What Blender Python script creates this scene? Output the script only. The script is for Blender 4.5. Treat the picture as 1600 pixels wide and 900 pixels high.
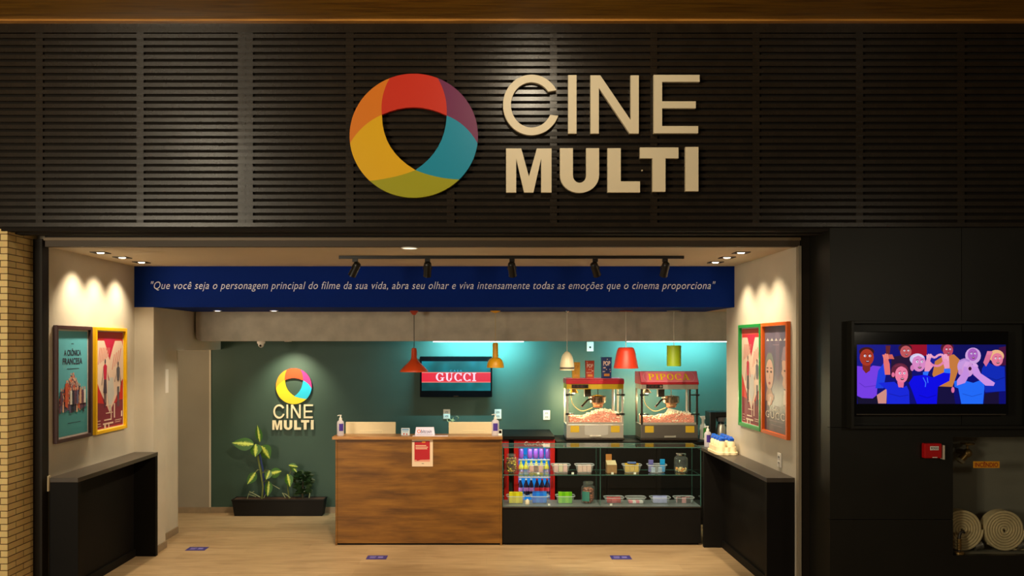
import bpy, bmesh, math, random
from mathutils import Vector, Matrix
PI = math.pi
random.seed(7)
S = bpy.context.scene
COL = S.collection
for o in list(bpy.data.objects):
    bpy.data.objects.remove(o)

# ------------------------------------------------------------------ camera, world, exposure
F = 1300.0            # focal length in pixels of the 1600 px wide frame
CX, CY, H = 760.0, 540.0, 2.05
cam_d = bpy.data.cameras.new('camera')
cam = bpy.data.objects.new('camera', cam_d)
COL.objects.link(cam)
cam.location = (0, 0, H)
cam.rotation_euler = (PI/2, 0, 0)
cam_d.sensor_width = 36
cam_d.lens = F*36/1600
cam_d.shift_x = (800-CX)/1600
cam_d.shift_y = (CY-450)/1600
cam_d.clip_start = .05
S.camera = cam

S.view_settings.view_transform = 'Standard'
S.view_settings.look = 'None'
S.view_settings.gamma = 1
S.view_settings.use_curve_mapping = False
S.view_settings.exposure = 0.0
S.cycles.transparent_max_bounces = 40

world = bpy.data.worlds.new('world')
S.world = world
world.use_nodes = True
world.node_tree.nodes['Background'].inputs[0].default_value = (1.0, .78, .5, 1)
world.node_tree.nodes['Background'].inputs[1].default_value = .03

WARM = (1.0, .74, .42)
SOFT = (1.0, .82, .56)
MALL = (1.0, .87, .64)
COOL = (.22, .86, 1.0)

def lamp(kind, name, loc, energy, color, target=None, **kw):
    d = bpy.data.lights.new(name, kind)
    d.energy = energy
    d.color = color
    for k, v in kw.items():
        setattr(d, k, v)
    o = bpy.data.objects.new(name, d)
    COL.objects.link(o)
    o.location = loc
    if target is not None:
        o.rotation_euler = (Vector(target)-Vector(loc)).to_track_quat('-Z', 'Y').to_euler()
    return o

# mall lighting in front of the shop (ceiling lamps over the walkway, plus added fill lights)
lamp('POINT', 'mall_lamp_and_fill', (-3.7, .9, 4.3), 80, MALL, shadow_soft_size=.14)
lamp('POINT', 'mall_lamp_and_fill', (.40, 4.3, 4.3), 50, MALL, shadow_soft_size=.09)
lamp('AREA', 'mall_fill', (-4.4, .0, 2.3), 220, MALL, target=(-2.2, 6.1, 3.0), size=1.4)  # added fill for the brick and facade, not a ceiling lamp

lamp('POINT', 'mall_lamp_and_fill', (4.6, 1.2, 2.6), 48, MALL, shadow_soft_size=.3)  # added fill to brighten the hose cabinet, no actual lamp here

# ------------------------------------------------------------------ helpers
def X(px, D): return (px-CX)*D/F
def Z(py, D): return H-(py-CY)*D/F
def P(px, py, D): return Vector((X(px, D), D, Z(py, D)))
def lin(c):
    c /= 255.0
    return c/12.92 if c <= .04045 else ((c+.055)/1.055)**2.4
def RGB(r, g, b): return (lin(r), lin(g), lin(b))

MATS = {}
def nodes_of(m):
    m.use_nodes = True
    nt = m.node_tree
    return nt, nt.nodes, nt.links, nt.nodes['Principled BSDF']

def mat(name, col, rough=.5, metal=0, spec=.5, var=.0, scale=12, bump=0, emis=None, est=0, trans=0, coat=0):
    if name in MATS: return MATS[name]
    m = bpy.data.materials.new(name)
    nt, N, L, b = nodes_of(m)
    b.inputs['Base Color'].default_value = (*col, 1)
    b.inputs['Roughness'].default_value = rough
    b.inputs['Metallic'].default_value = metal
    b.inputs['Specular IOR Level'].default_value = spec
    b.inputs['Transmission Weight'].default_value = trans
    b.inputs['Coat Weight'].default_value = coat
    if emis:
        b.inputs['Emission Color'].default_value = (*emis, 1)
        b.inputs['Emission Strength'].default_value = est
    if var or bump:
        tc = N.new('ShaderNodeTexCoord')
        no = N.new('ShaderNodeTexNoise')
        no.inputs['Scale'].default_value = scale
        no.inputs['Detail'].default_value = 5
        L.new(tc.outputs['Object'], no.inputs['Vector'])
        if var:
            r = N.new('ShaderNodeValToRGB')
            r.color_ramp.elements[0].position = .3
            r.color_ramp.elements[1].position = .7
            r.color_ramp.elements[0].color = (*[c*(1-var) for c in col], 1)
            r.color_ramp.elements[1].color = (*[min(1, c*(1+var)) for c in col], 1)
            L.new(no.outputs['Fac'], r.inputs[0])
            L.new(r.outputs[0], b.inputs['Base Color'])
        if bump:
            bp = N.new('ShaderNodeBump')
            bp.inputs['Strength'].default_value = bump
            bp.inputs['Distance'].default_value = .01
            L.new(no.outputs['Fac'], bp.inputs['Height'])
            L.new(bp.outputs[0], b.inputs['Normal'])
    MATS[name] = m
    return m

def emit(name, col, st):
    if name in MATS: return MATS[name]
    m = bpy.data.materials.new(name)
    nt, N, L, b = nodes_of(m)
    b.inputs['Base Color'].default_value = (0.01, .01, .01, 1)
    b.inputs['Roughness'].default_value = .3
    b.inputs['Emission Color'].default_value = (*col, 1)
    b.inputs['Emission Strength'].default_value = st
    b.inputs['Specular IOR Level'].default_value = .1
    MATS[name] = m
    return m

def glassy(name, tint=(.96, .99, .98), ior=1.45, rough=.02, body=None, amt=0):
    """clear pane: see-through with a Fresnel reflection (plus an optional milky body)"""
    if name in MATS: return MATS[name]
    m = bpy.data.materials.new(name)
    m.use_nodes = True
    nt = m.node_tree; N = nt.nodes; L = nt.links
    N.clear()
    out = N.new('ShaderNodeOutputMaterial')
    tr = N.new('ShaderNodeBsdfTransparent'); tr.inputs[0].default_value = (*tint, 1)
    gl = N.new('ShaderNodeBsdfGlossy'); gl.inputs['Roughness'].default_value = rough
    fr = N.new('ShaderNodeFresnel'); fr.inputs[0].default_value = ior
    mx = N.new('ShaderNodeMixShader')
    ge = N.new('ShaderNodeNewGeometry')          # the far face of a thin pane adds no second, total reflection
    k = N.new('ShaderNodeMath'); k.operation = 'SUBTRACT'; k.inputs[0].default_value = 1
    L.new(ge.outputs['Backfacing'], k.inputs[1])
    mm = N.new('ShaderNodeMath'); mm.operation = 'MULTIPLY'
    L.new(fr.outputs[0], mm.inputs[0]); L.new(k.outputs[0], mm.inputs[1])
    L.new(mm.outputs[0], mx.inputs[0]); L.new(tr.outputs[0], mx.inputs[1]); L.new(gl.outputs[0], mx.inputs[2])
    last = mx
    if body:
        df = N.new('ShaderNodeBsdfDiffuse'); df.inputs[0].default_value = (*body, 1)
        m2 = N.new('ShaderNodeMixShader'); m2.inputs[0].default_value = amt
        L.new(mx.outputs[0], m2.inputs[1]); L.new(df.outputs[0], m2.inputs[2])
        last = m2
    L.new(last.outputs[0], out.inputs[0])
    MATS[name] = m
    return m

def wood(name, c1, c2, c3, sx=1.0, sy=14.0, rough=.45, vec='UV', plank=0, bump=.05, seam=.55, pw=1.2, streak=.8, blotch=1.0):
    """grain running along u; plank>0 adds board seams"""
    if name in MATS: return MATS[name]
    m = bpy.data.materials.new(name)
    nt, N, L, b = nodes_of(m)
    tc = N.new('ShaderNodeTexCoord')
    mp = N.new('ShaderNodeMapping'); mp.inputs['Scale'].default_value = (sx, sy, 1)
    L.new(tc.outputs[vec], mp.inputs[0])
    n1 = N.new('ShaderNodeTexNoise'); n1.inputs['Scale'].default_value = 1.6; n1.inputs['Detail'].default_value = 8
    n1.inputs['Roughness'].default_value = .65; n1.inputs['Distortion'].default_value = .25
    L.new(mp.outputs[0], n1.inputs['Vector'])
    r = N.new('ShaderNodeValToRGB')
    e = r.color_ramp.elements
    e[0].position = .32; e[0].color = (*c1, 1)
    e[1].position = .68; e[1].color = (*c3, 1)
    k = e.new(.5); k.color = (*c2, 1)
    L.new(n1.outputs['Fac'], r.inputs[0])
    col = r.outputs[0]
    # fine streaks
    mp0 = N.new('ShaderNodeMapping'); mp0.inputs['Scale'].default_value = (sx*2.2, sy*7, 1)
    L.new(tc.outputs[vec], mp0.inputs[0])
    n0 = N.new('ShaderNodeTexNoise'); n0.inputs['Scale'].default_value = 2.0; n0.inputs['Detail'].default_value = 6
    L.new(mp0.outputs[0], n0.inputs['Vector'])
    r0 = N.new('ShaderNodeValToRGB')
    r0.color_ramp.elements[0].position = .35; r0.color_ramp.elements[0].color = (.74, .72, .70, 1)
    r0.color_ramp.elements[1].position = .6; r0.color_ramp.elements[1].color = (1, 1, 1, 1)
    L.new(n0.outputs['Fac'], r0.inputs[0])
    mu0 = N.new('ShaderNodeMixRGB'); mu0.blend_type = 'MULTIPLY'; mu0.inputs[0].default_value = streak
    L.new(col, mu0.inputs[1]); L.new(r0.outputs[0], mu0.inputs[2])
    col = mu0.outputs[0]
    # darker blotches
    mp2 = N.new('ShaderNodeMapping'); mp2.inputs['Scale'].default_value = (sx*.9, sy*.28, 1)
    L.new(tc.outputs[vec], mp2.inputs[0])
    n2 = N.new('ShaderNodeTexNoise'); n2.inputs['Scale'].default_value = 2.2; n2.inputs['Detail'].default_value = 4
    L.new(mp2.outputs[0], n2.inputs['Vector'])
    r2 = N.new('ShaderNodeValToRGB')
    r2.color_ramp.elements[0].position = .34; r2.color_ramp.elements[0].color = (.62, .58, .55, 1)
    r2.color_ramp.elements[1].position = .52; r2.color_ramp.elements[1].color = (1, 1, 1, 1)
    L.new(n2.outputs['Fac'], r2.inputs[0])
    mu = N.new('ShaderNodeMixRGB'); mu.blend_type = 'MULTIPLY'; mu.inputs[0].default_value = blotch
    L.new(col, mu.inputs[1]); L.new(r2.outputs[0], mu.inputs[2])
    col = mu.outputs[0]
    if plank:
        br = N.new('ShaderNodeTexBrick')
        br.inputs['Scale'].default_value = 1
        br.inputs['Brick Width'].default_value = pw
        br.inputs['Row Height'].default_value = plank
        br.inputs['Mortar Size'].default_value = .0022
        br.inputs['Color1'].default_value = (1, 1, 1, 1)
        br.inputs['Color2'].default_value = (.88, .86, .84, 1)
        br.inputs['Mortar'].default_value = (seam, seam, seam, 1)
        L.new(tc.outputs[vec], br.inputs['Vector'])
        m3 = N.new('ShaderNodeMixRGB'); m3.blend_type = 'MULTIPLY'; m3.inputs[0].default_value = 1
        L.new(col, m3.inputs[1]); L.new(br.outputs['Color'], m3.inputs[2])
        col = m3.outputs[0]
    L.new(col, b.inputs['Base Color'])
    b.inputs['Roughness'].default_value = rough
    bp = N.new('ShaderNodeBump'); bp.inputs['Strength'].default_value = bump; bp.inputs['Distance'].default_value = .005
    L.new(n1.outputs['Fac'], bp.inputs['Height']); L.new(bp.outputs[0], b.inputs['Normal'])
    MATS[name] = m
    return m

def brickmat():
    m = bpy.data.materials.new('yellow_brick')
    nt, N, L, b = nodes_of(m)
    tc = N.new('ShaderNodeTexCoord')
    br = N.new('ShaderNodeTexBrick')
    br.inputs['Scale'].default_value = 1
    br.inputs['Brick Width'].default_value = .205
    br.inputs['Row Height'].default_value = .0487
    br.inputs['Mortar Size'].default_value = .0035
    br.inputs['Color1'].default_value = (*RGB(236, 208, 140), 1)
    br.inputs['Color2'].default_value = (*RGB(222, 190, 124), 1)
    br.inputs['Mortar'].default_value = (*RGB(110, 84, 50), 1)
    L.new(tc.outputs['UV'], br.inputs['Vector'])
    no = N.new('ShaderNodeTexNoise'); no.inputs['Scale'].default_value = 30
    L.new(tc.outputs['Object'], no.inputs['Vector'])
    mx = N.new('ShaderNodeMixRGB'); mx.blend_type = 'MULTIPLY'; mx.inputs[0].default_value = .18
    L.new(br.outputs['Color'], mx.inputs[1]); L.new(no.outputs['Color'], mx.inputs[2])
    L.new(mx.outputs[0], b.inputs['Base Color'])
    b.inputs['Roughness'].default_value = .75
    bp = N.new('ShaderNodeBump'); bp.inputs['Strength'].default_value = .6; bp.inputs['Distance'].default_value = .006
    bp.invert = True
    L.new(br.outputs['Fac'], bp.inputs['Height']); L.new(bp.outputs[0], b.inputs['Normal'])
    return m

class MB:
    def __init__(s): s.v = []; s.f = []; s.m = []
    def add(s, vs, fs, mi=0):
        n = len(s.v)
        s.v += [tuple(v) for v in vs]
        for f in fs:
            s.f.append([i+n for i in f]); s.m.append(mi)
        return s
    def box(s, x0, x1, y0, y1, z0, z1, mi=0):
        return s.add([(x0, y0, z0), (x1, y0, z0), (x1, y1, z0), (x0, y1, z0), (x0, y0, z1), (x1, y0, z1), (x1, y1, z1), (x0, y1, z1)],
                     [(0, 3, 2, 1), (4, 5, 6, 7), (0, 1, 5, 4), (1, 2, 6, 5), (2, 3, 7, 6), (3, 0, 4, 7)], mi)
    def hexa(s, b, t, mi=0):          # b,t: four points each
        return s.add(list(b)+list(t), [(0, 3, 2, 1), (4, 5, 6, 7), (0, 1, 5, 4), (1, 2, 6, 5), (2, 3, 7, 6), (3, 0, 4, 7)], mi)
    def prism(s, poly, a0, a1, ax='y', mi=0, side=None):
        n = len(poly)
        def pt(p, a): return {'y': (p[0], a, p[1]), 'x': (a, p[0], p[1]), 'z': (p[0], p[1], a)}[ax]
        vs = [pt(p, a0) for p in poly]+[pt(p, a1) for p in poly]
        s.add(vs, [list(range(n)), list(range(2*n-1, n-1, -1))], mi)
        base = len(s.v)-2*n
        for i in range(n):
            j = (i+1) % n
            s.f.append([base+i, base+n+i, base+n+j, base+j]); s.m.append(mi if side is None else side)
        return s
    def flat(s, poly, y, mi=0):       # polygon in the xz plane
        return s.add([(p[0], y, p[1]) for p in poly], [list(range(len(poly)))], mi)
    def cyl(s, p0, p1, r0, r1=None, n=16, mi=0, caps=True):
        r1 = r0 if r1 is None else r1
        p0 = Vector(p0); p1 = Vector(p1)
        q = (p1-p0).to_track_quat('Z', 'Y')
        vs = []
        for p, r in ((p0, r0), (p1, r1)):
            for i in range(n):
                a = 2*PI*i/n
                vs.append(p+q @ Vector((r*math.cos(a), r*math.sin(a), 0)))
        fs = [(i, (i+1) % n, n+(i+1) % n, n+i) for i in range(n)]
        if caps: fs += [list(range(n-1, -1, -1)), list(range(n, 2*n))]
        return s.add(vs, fs, mi)
    def lathe(s, prof, c=(0, 0, 0), n=24, mi=0, sx=1, sy=1):
        vs = []; fs = []
        for r, z in prof:
            for i in range(n):
                a = 2*PI*i/n
                vs.append((c[0]+sx*r*math.cos(a), c[1]+sy*r*math.sin(a), c[2]+z))
        for k in range(len(prof)-1):
            for i in range(n):
                j = (i+1) % n
                fs.append((k*n+i, k*n+j, (k+1)*n+j, (k+1)*n+i))
        if prof[0][0] > 1e-6: pass
        return s.add(vs, fs, mi)
    def disc(s, c, r, n=24, mi=0):
        return s.add([(c[0]+r*math.cos(2*PI*i/n), c[1]+r*math.sin(2*PI*i/n), c[2]) for i in range(n)], [list(range(n))], mi)
    def tube(s, pts, r, n=8, mi=0):
        pts = [Vector(p) for p in pts]
        rs = r if isinstance(r, (list, tuple)) else [r]*len(pts)
        vs = []; fs = []
        ref = None
        for k, p in enumerate(pts):
            d = (pts[min(k+1, len(pts)-1)]-pts[max(k-1, 0)]).normalized()
            if ref is None:
                ref = Vector((0, 0, 1)) if abs(d.z) < .9 else Vector((1, 0, 0))
            u = (ref-d*ref.dot(d)).normalized(); ref = u
            w = d.cross(u)
            for i in range(n):
                a = 2*PI*i/n
                vs.append(p+(u*math.cos(a)+w*math.sin(a))*rs[k])
        for k in range(len(pts)-1):
            for i in range(n):
                j = (i+1) % n
                fs.append((k*n+i, k*n+j, (k+1)*n+j, (k+1)*n+i))
        fs += [list(range(n-1, -1, -1)), list(range((len(pts)-1)*n, len(pts)*n))]
        return s.add(vs, fs, mi)
    def ball(s, c, rx, ry=None, rz=None, n=12, m=8, mi=0):
        ry = rx if ry is None else ry; rz = rx if rz is None else rz
        vs = [(c[0], c[1], c[2]-rz)]; fs = []
        for k in range(1, m):
            t = -PI/2+PI*k/m
            for i in range(n):
                a = 2*PI*i/n
                vs.append((c[0]+rx*math.cos(t)*math.cos(a), c[1]+ry*math.cos(t)*math.sin(a), c[2]+rz*math.sin(t)))
        vs.append((c[0], c[1], c[2]+rz))
        for i in range(n):
            j = (i+1) % n
            fs.append((0, 1+j, 1+i))
            fs.append((len(vs)-1, 1+(m-2)*n+i, 1+(m-2)*n+j))
            for k in range(m-2):
                fs.append((1+k*n+i, 1+k*n+j, 1+(k+1)*n+j, 1+(k+1)*n+i))
        return s.add(vs, fs, mi)
    def build(s, name, mats, parent=None, smooth=None, bevel=0, seg=2, fix=True):
        me = bpy.data.meshes.new(name)
        me.from_pydata(s.v, [], s.f)
        if not isinstance(mats, (list, tuple)): mats = [mats]
        for m in mats: me.materials.append(m)
        for p, i in zip(me.polygons, s.m): p.material_index = i
        if fix:
            bm = bmesh.new(); bm.from_mesh(me)
            bmesh.ops.recalc_face_normals(bm, faces=bm.faces)
            bm.to_mesh(me); bm.free()
        uv = me.uv_layers.new(name='UVMap')
        for p in me.polygons:
            n = p.normal
            ax = max(range(3), key=lambda i: abs(n[i]))
            for li in p.loop_indices:
                c = me.vertices[me.loops[li].vertex_index].co
                uv.data[li].uv = ((c.y, c.z), (c.x, c.z), (c.x, c.y))[ax]
        if smooth:
            for p in me.polygons: p.use_smooth = True
            me.set_sharp_from_angle(angle=math.radians(smooth))
        o = bpy.data.objects.new(name, me)
        COL.objects.link(o)
        if parent is not None: o.parent = parent
        if bevel:
            b = o.modifiers.new('bevel', 'BEVEL'); b.width = bevel; b.segments = seg
            b.limit_method = 'ANGLE'; b.angle_limit = math.radians(35)
        return o

def thing(name, label, cat, loc=(0, 0, 0), rz=0, group=None):
    o = bpy.data.objects.new(name, None)
    COL.objects.link(o)
    o.empty_display_size = .1
    o.location = loc; o.rotation_euler = (0, 0, rz)
    return tag(o, label, cat, group)
def tag(o, label, cat, group=None, kind=None):
    o['label'] = label; o['category'] = cat
    if group: o['group'] = group
    if kind: o['kind'] = kind
    return o
def struct(o):
    o['kind'] = 'structure'
    return o
def dup(root, loc, rz=None, label=None, group=None):
    def rec(o, par):
        c = o.copy(); COL.objects.link(c)
        if par is not None: c.parent = par
        for ch in list(o.children): rec(ch, c)
        return c
    r = rec(root, None)
    r.location = loc
    if rz is not None: r.rotation_euler = (0, 0, rz)
    if label: r['label'] = label
    if group: r['group'] = group
    return r

def text_polys(txt, shear=0, offset=0, space=1.0):
    cu = bpy.data.curves.new('lettering', 'FONT')
    cu.body = txt; cu.size = 1; cu.shear = shear; cu.offset = offset; cu.space_character = space
    cu.resolution_u = 4
    o = bpy.data.objects.new('lettering', cu); COL.objects.link(o)
    dg = bpy.context.evaluated_depsgraph_get(); dg.update()
    me = bpy.data.meshes.new_from_object(o.evaluated_get(dg))
    vs = [tuple(v.co) for v in me.vertices]; fs = [tuple(p.vertices) for p in me.polygons]
    bpy.data.objects.remove(o); bpy.data.curves.remove(cu); bpy.data.meshes.remove(me)
    return vs, fs
def text_on(mb, txt, x0, x1, z0, z1, y, mi=0, shear=0, offset=0, space=1.0):
    """lay text in the xz plane, stretched into the given box"""
    vs, fs = text_polys(txt, shear, offset, space)
    ax = [v[0] for v in vs]; az = [v[1] for v in vs]
    a, b, c, d = min(ax), max(ax), min(az), max(az)
    mb.add([(x0+(v[0]-a)/(b-a)*(x1-x0), y, z0+(v[1]-c)/(d-c)*(z1-z0)) for v in vs], fs, mi)
    return mb
def ellipse(cx, cz, rx, rz, n=20, a0=0, a1=2*PI):
    full = abs(a1-a0-2*PI) < 1e-6
    return [(cx+rx*math.cos(a0+(a1-a0)*i/(n if full else n-1)), cz+rz*math.sin(a0+(a1-a0)*i/(n if full else n-1))) for i in range(n)]
def lerp(a, b, t): return a+(b-a)*t

# ------------------------------------------------------------------ materials
M_plaster = mat('plaster', RGB(202, 193, 176), .85, var=.05, scale=3, bump=.05)
M_ceil = mat('ceiling_paint', RGB(206, 193, 172), .9, var=.03, scale=2)
M_green = mat('green_wall_paint', RGB(54, 80, 70), .6, var=.06, scale=2.5, bump=.04)
M_blue = mat('blue_paint', RGB(0, 36, 122), .75, var=.05, scale=2, spec=.12)
M_concrete = mat('concrete', RGB(188, 180, 164), .85, var=.14, scale=7, bump=.25)
M_slat = mat('dark_slat_wood', RGB(36, 29, 21), .26, var=.22, scale=9, bump=.05, spec=.45)
M_slatback = mat('dark_slat_backing', RGB(26, 21, 16), .85, spec=.2)
M_cladding = mat('black_cladding', RGB(24, 23, 18), .42, var=.12, scale=3, spec=.35)
M_blackframe = mat('black_frame', RGB(30, 24, 16), .55, spec=.25)
M_tan = mat('tan_trim', RGB(120, 100, 72), .5)
M_tan2 = mat('brown_trim', RGB(70, 56, 40), .6)
M_skirt = mat('stone_skirting', RGB(150, 130, 105), .55, var=.08, scale=15)
M_floor = wood('plank_floor', RGB(172, 144, 107), RGB(186, 158, 120), RGB(200, 172, 133), 1.3, 14, .42, plank=.2, bump=.03, seam=.86, streak=.4, blotch=.35)
M_soffit = wood('soffit_wood', RGB(112, 76, 16), RGB(140, 98, 24), RGB(160, 116, 34), 1.0, 40, .4, plank=.0)
M_counterwood = wood('rustic_oak', RGB(100, 63, 15), RGB(130, 85, 24), RGB(148, 101, 33), .9, 10, .45, streak=.6)
M_countertop = wood('oak_top', RGB(150, 100, 50), RGB(176, 124, 70), RGB(190, 140, 84), 1.4, 14, .35)
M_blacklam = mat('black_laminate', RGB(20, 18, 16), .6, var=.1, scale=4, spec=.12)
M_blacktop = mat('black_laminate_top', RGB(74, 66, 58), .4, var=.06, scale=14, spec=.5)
M_glass = glassy('clear_glass', (.94, .985, .975))
M_glassedge = mat('green_glass_edge', RGB(72, 112, 104), .25, spec=.7)
M_thin = glassy('thin_glass', (.98, .99, .99), ior=1.3)
M_tub = glassy('clear_plastic', (.95, .96, .97), 1.45, .08, body=(.8, .82, .86), amt=.22)
M_jar = glassy('jar_glass', (.95, .97, .97), 1.5, .03, body=(.7, .75, .75), amt=.06)
M_white = mat('white_plastic', RGB(232, 228, 220), .4)
M_cream = mat('cream_plastic', RGB(226, 206, 166), .45, var=.02)
M_black = mat('black_plastic', RGB(18, 18, 18), .35)
M_gloss = mat('gloss_black', RGB(8, 8, 10), .12)
M_steel = mat('brushed_steel', RGB(196, 190, 178), .38, metal=.65)
M_chrome = mat('chrome', RGB(220, 218, 212), .1, metal=1)
M_paper = mat('paper', RGB(236, 230, 222), .8)
M_soil = mat('soil', RGB(70, 48, 34), .95, var=.3, scale=40, bump=.6)

# ------------------------------------------------------------------ structure
D_F, D_S, D_B, D_C, D_W = 6.10, 6.50, 8.15, 9.25, 10.21   # facade, shopfront frame, blue beam, concrete beam, back wall
ZC = 2.827                                                   # shop ceiling
ZB = 2.426                                                   # underside of blue beam
XL, XR = -3.45, 2.43                                         # shop side walls

struct(MB().box(-6.5, 6.5, -1.5, 10.6, -.12, 0).build('floor', M_floor))
struct(MB().box(XL-.2, 3.3, D_S+.05, D_B+.02, ZC, ZC+.12).build('ceiling', M_ceil))

# facade of horizontal slats above the shop
ztop = Z(36, D_F); zbot = Z(356, D_F)
mb = MB()
mb.box(-5.2, 5.2, D_F+.03, D_S+.05, zbot, ztop, 1)
z_hi = Z(50.5, D_F)
mb.box(-5.2, 5.2, D_F+.004, D_F+.03, z_hi, ztop, 0)
per = 10.93/213.1
k = 0
z = z_hi-.010
while z-.0295 > zbot-.002:
    # each slat: a thin board with its face leaning slightly
    mb.hexa([(-5.2, D_F+.004, z-.0295), (5.2, D_F+.004, z-.0295), (5.2, D_F+.026, z-.0295), (-5.2, D_F+.026, z-.0295)],
            [(-5.2, D_F+.003, z), (5.2, D_F+.003, z), (5.2, D_F+.026, z), (-5.2, D_F+.026, z)], 0)
    z -= per
for c, w in ((-98, 11), (60, 11), (218, 11), (377, 12), (389, 11), (546, 12), (704, 12), (865, 11), (1022, 11), (1182, 11), (1344, 11), (1503, 11), (1664, 11)):
    mb.box(X(c-w/2, D_F), X(c+w/2, D_F), D_F+.010, D_F+.03, zbot+.01, z_hi, 0)
struct(mb.build('wall_facade', [M_slat, M_slatback]))
# small trims closing the facade above the opening
struct(MB().box(XL-.12, 2.53, D_F+.02, D_F+.10, zbot-.020, zbot-.001).box(XL-.12, 2.53, D_F+.14, D_F+.22, zbot-.028, zbot-.001).build('trim_1', M_slatback))
struct(MB().box(XL, XR+.02, D_S-.02, D_S+.05, Z(376, D_S), Z(371.5, D_S)).build('trim_2', M_tan))
struct(MB().box(XL, XR+.02, D_S, D_S+.06, ZC-.004, Z(376, D_S)).build('trim_3', M_tan2))
struct(MB().box(XL, XR+.02, D_S, D_S+.05, Z(371.5, D_S), zbot).build('trim_4', M_blackframe))
# wood soffit of the walkway
mb = MB().box(-6.5, 6.5, 2.2, D_F+.2, ztop+.012, ztop+.08)
struct(mb.build('ceiling_soffit', M_soffit))
struct(MB().box(-6.5, 6.5, D_F-.045, D_F+.004, ztop-.002, ztop+.012).build('trim_5', wood('soffit_edge', RGB(176, 118, 46), RGB(196, 136, 60), RGB(208, 150, 72), 1, 40, .35)))
# brick pier on the left
struct(MB().box(-5.2, -3.535, 6.14, D_S+.1, 0, zbot-.002).build('wall_brick', brickmat()))
# left black jamb
struct(MB().box(-3.534, XL-.022, D_S-.015, D_S+.06, 0, Z(374, D_S)).box(XL-.02, XL-.003, D_S-.035, D_S+.06, 0, Z(374, D_S)).build('trim_6', M_blackframe))
# side walls
struct(MB().box(XL-.2, XL, D_S+.06, D_B, 0, ZC).build('wall_left', M_plaster))
struct(MB().box(XR, XR+.2, D_S+.03, 8.42, 0, ZC).build('wall_right', M_plaster))
struct(MB().box(XR+.002, XR+.024, D_S-.02, D_S+.028, 0, ZC).build('trim_7', mat('grey_trim', RGB(150, 138, 118), .6)))
# pier and left inner wall with opening
XP = -3.26
mb = MB()
mb.box(XL-.2, XP, D_B+.001, 8.45, 0, ZB)                          # pier
mb.box(XL-.2, XP-.125, 8.45, 9.10, 0, 2.0)                        # recessed stretch
mb.box(XL-.5, XP, 8.45, D_W, 2.0, ZB)                             # lintel
mb.box(-4.2, -3.8, 9.10, D_W, 0, 2.0)                             # passage side
mb.box(-4.2, XL-.201, 9.0, 9.10, 0, 2.0)
mb.box(XP-.150, XP-.120, 9.101, 9.118, 0, 2.0)
struct(mb.build('wall_left_inner', M_plaster))
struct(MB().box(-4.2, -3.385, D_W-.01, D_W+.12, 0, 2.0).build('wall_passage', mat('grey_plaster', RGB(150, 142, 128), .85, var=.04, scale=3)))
struct(MB().box(-3.385, 3.3, D_W, D_W+.12, 0, ZB).build('wall_back', M_green))
struct(MB().box(-3.397, -3.375, D_W-.016, D_W-.0105, .07, 2.0).build('trim_8', M_plaster))
struct(MB().box(3.1, 3.3, 8.42, D_W, 0, ZB).build('wall_right_inner', M_plaster))
struct(MB().box(XR+.2, 3.3, 8.30, 8.42, 0, ZB).build('wall_right_return', M_plaster))
# blue beam with its quotation, blue soffit behind it
beam = struct(MB().box(XL, XR, D_B, D_C, ZB, ZC).build('wall_beam', M_blue))
struct(MB().box(XP, 3.1, D_C, D_W, ZB, ZB+.1).box(XR, 3.1, 8.42, D_C, ZB, ZB+.1).build('ceiling_rear', M_ceil))
q = MB()
text_on(q, '"Que você seja o personagem principal do filme da sua vida, abra seu olhar e viva intensamente todas as emoções que o cinema proporciona"',
        X(236, D_B), X(1118, D_B), Z(455.5, D_B), Z(439.5, D_B), D_B-.003, shear=.28, space=1.08)
q.build('lettering', mat('letter_white', RGB(226, 230, 255), .5), beam, fix=False)
# concrete beam with a rounded lower left corner
zc0 = Z(533, D_C)
x0 = X(306, D_C)
poly = [(x0, ZB), (x0, zc0+.06)]+[(x0+.06-.06*math.cos(a), zc0+.06-.06*math.sin(a)) for a in [PI/2*i/6 for i in range(1, 7)]]+[(3.1, zc0), (3.1, ZB)]
struct(MB().prism(poly, D_C, D_C+.3, 'y').box(x0+.03, 3.1, D_C-.006, D_C, ZB-.075, ZB).build('wall_concrete_beam', M_concrete))
# black cladding wall at the right, with TV niche and the hose cabinet opening
PX0, PX1 = X(1297, D_F), 5.2
ox0, ox1 = X(1490, D_F), X(1652, D_F)
oz0, oz1 = Z(868, D_F), Z(683, D_F)
mb = MB()
zs = Z(812, D_F)
def clad(a, b, z0, z1): mb.box(a, b, D_F+.004, D_F+.05, z0, z1)
g = .002
clad(PX0, ox0-.002, 0, zs-g); clad(PX0, ox0-.002, zs+g, Z(668, D_F)-g)
clad(ox0-.002, ox1+.002, 0, oz0); clad(ox0-.002, ox1+.002, oz1, Z(668, D_F)-g)
clad(ox1+.002, PX1, 0, Z(668, D_F)-g)
clad(PX0, X(1503, D_F)-g, Z(668, D_F)+g, zbot-.001)
clad(X(1503, D_F)+g, PX1, Z(668, D_F)+g, zbot-.001)
mb.box(PX0+.002, ox0-.03, D_F+.05, D_S+.1, 0, zbot-.001)
mb.box(ox1+.03, PX1, D_F+.05, D_S+.1, 0, zbot-.001)
mb.box(ox0-.03, ox1+.03, D_F+.05, D_S+.1, oz1+.03, zbot-.001)
mb.box(ox0-.03, ox1+.03, D_F+.05, D_S+.1, 0, oz0-.03)
struct(mb.build('wall_cladding', M_cladding))
struct(MB().box(XR+.026, PX0+.001, D_S-.01, D_S+.1, 0, zbot-.002).build('trim_9', M_blackframe))
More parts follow.
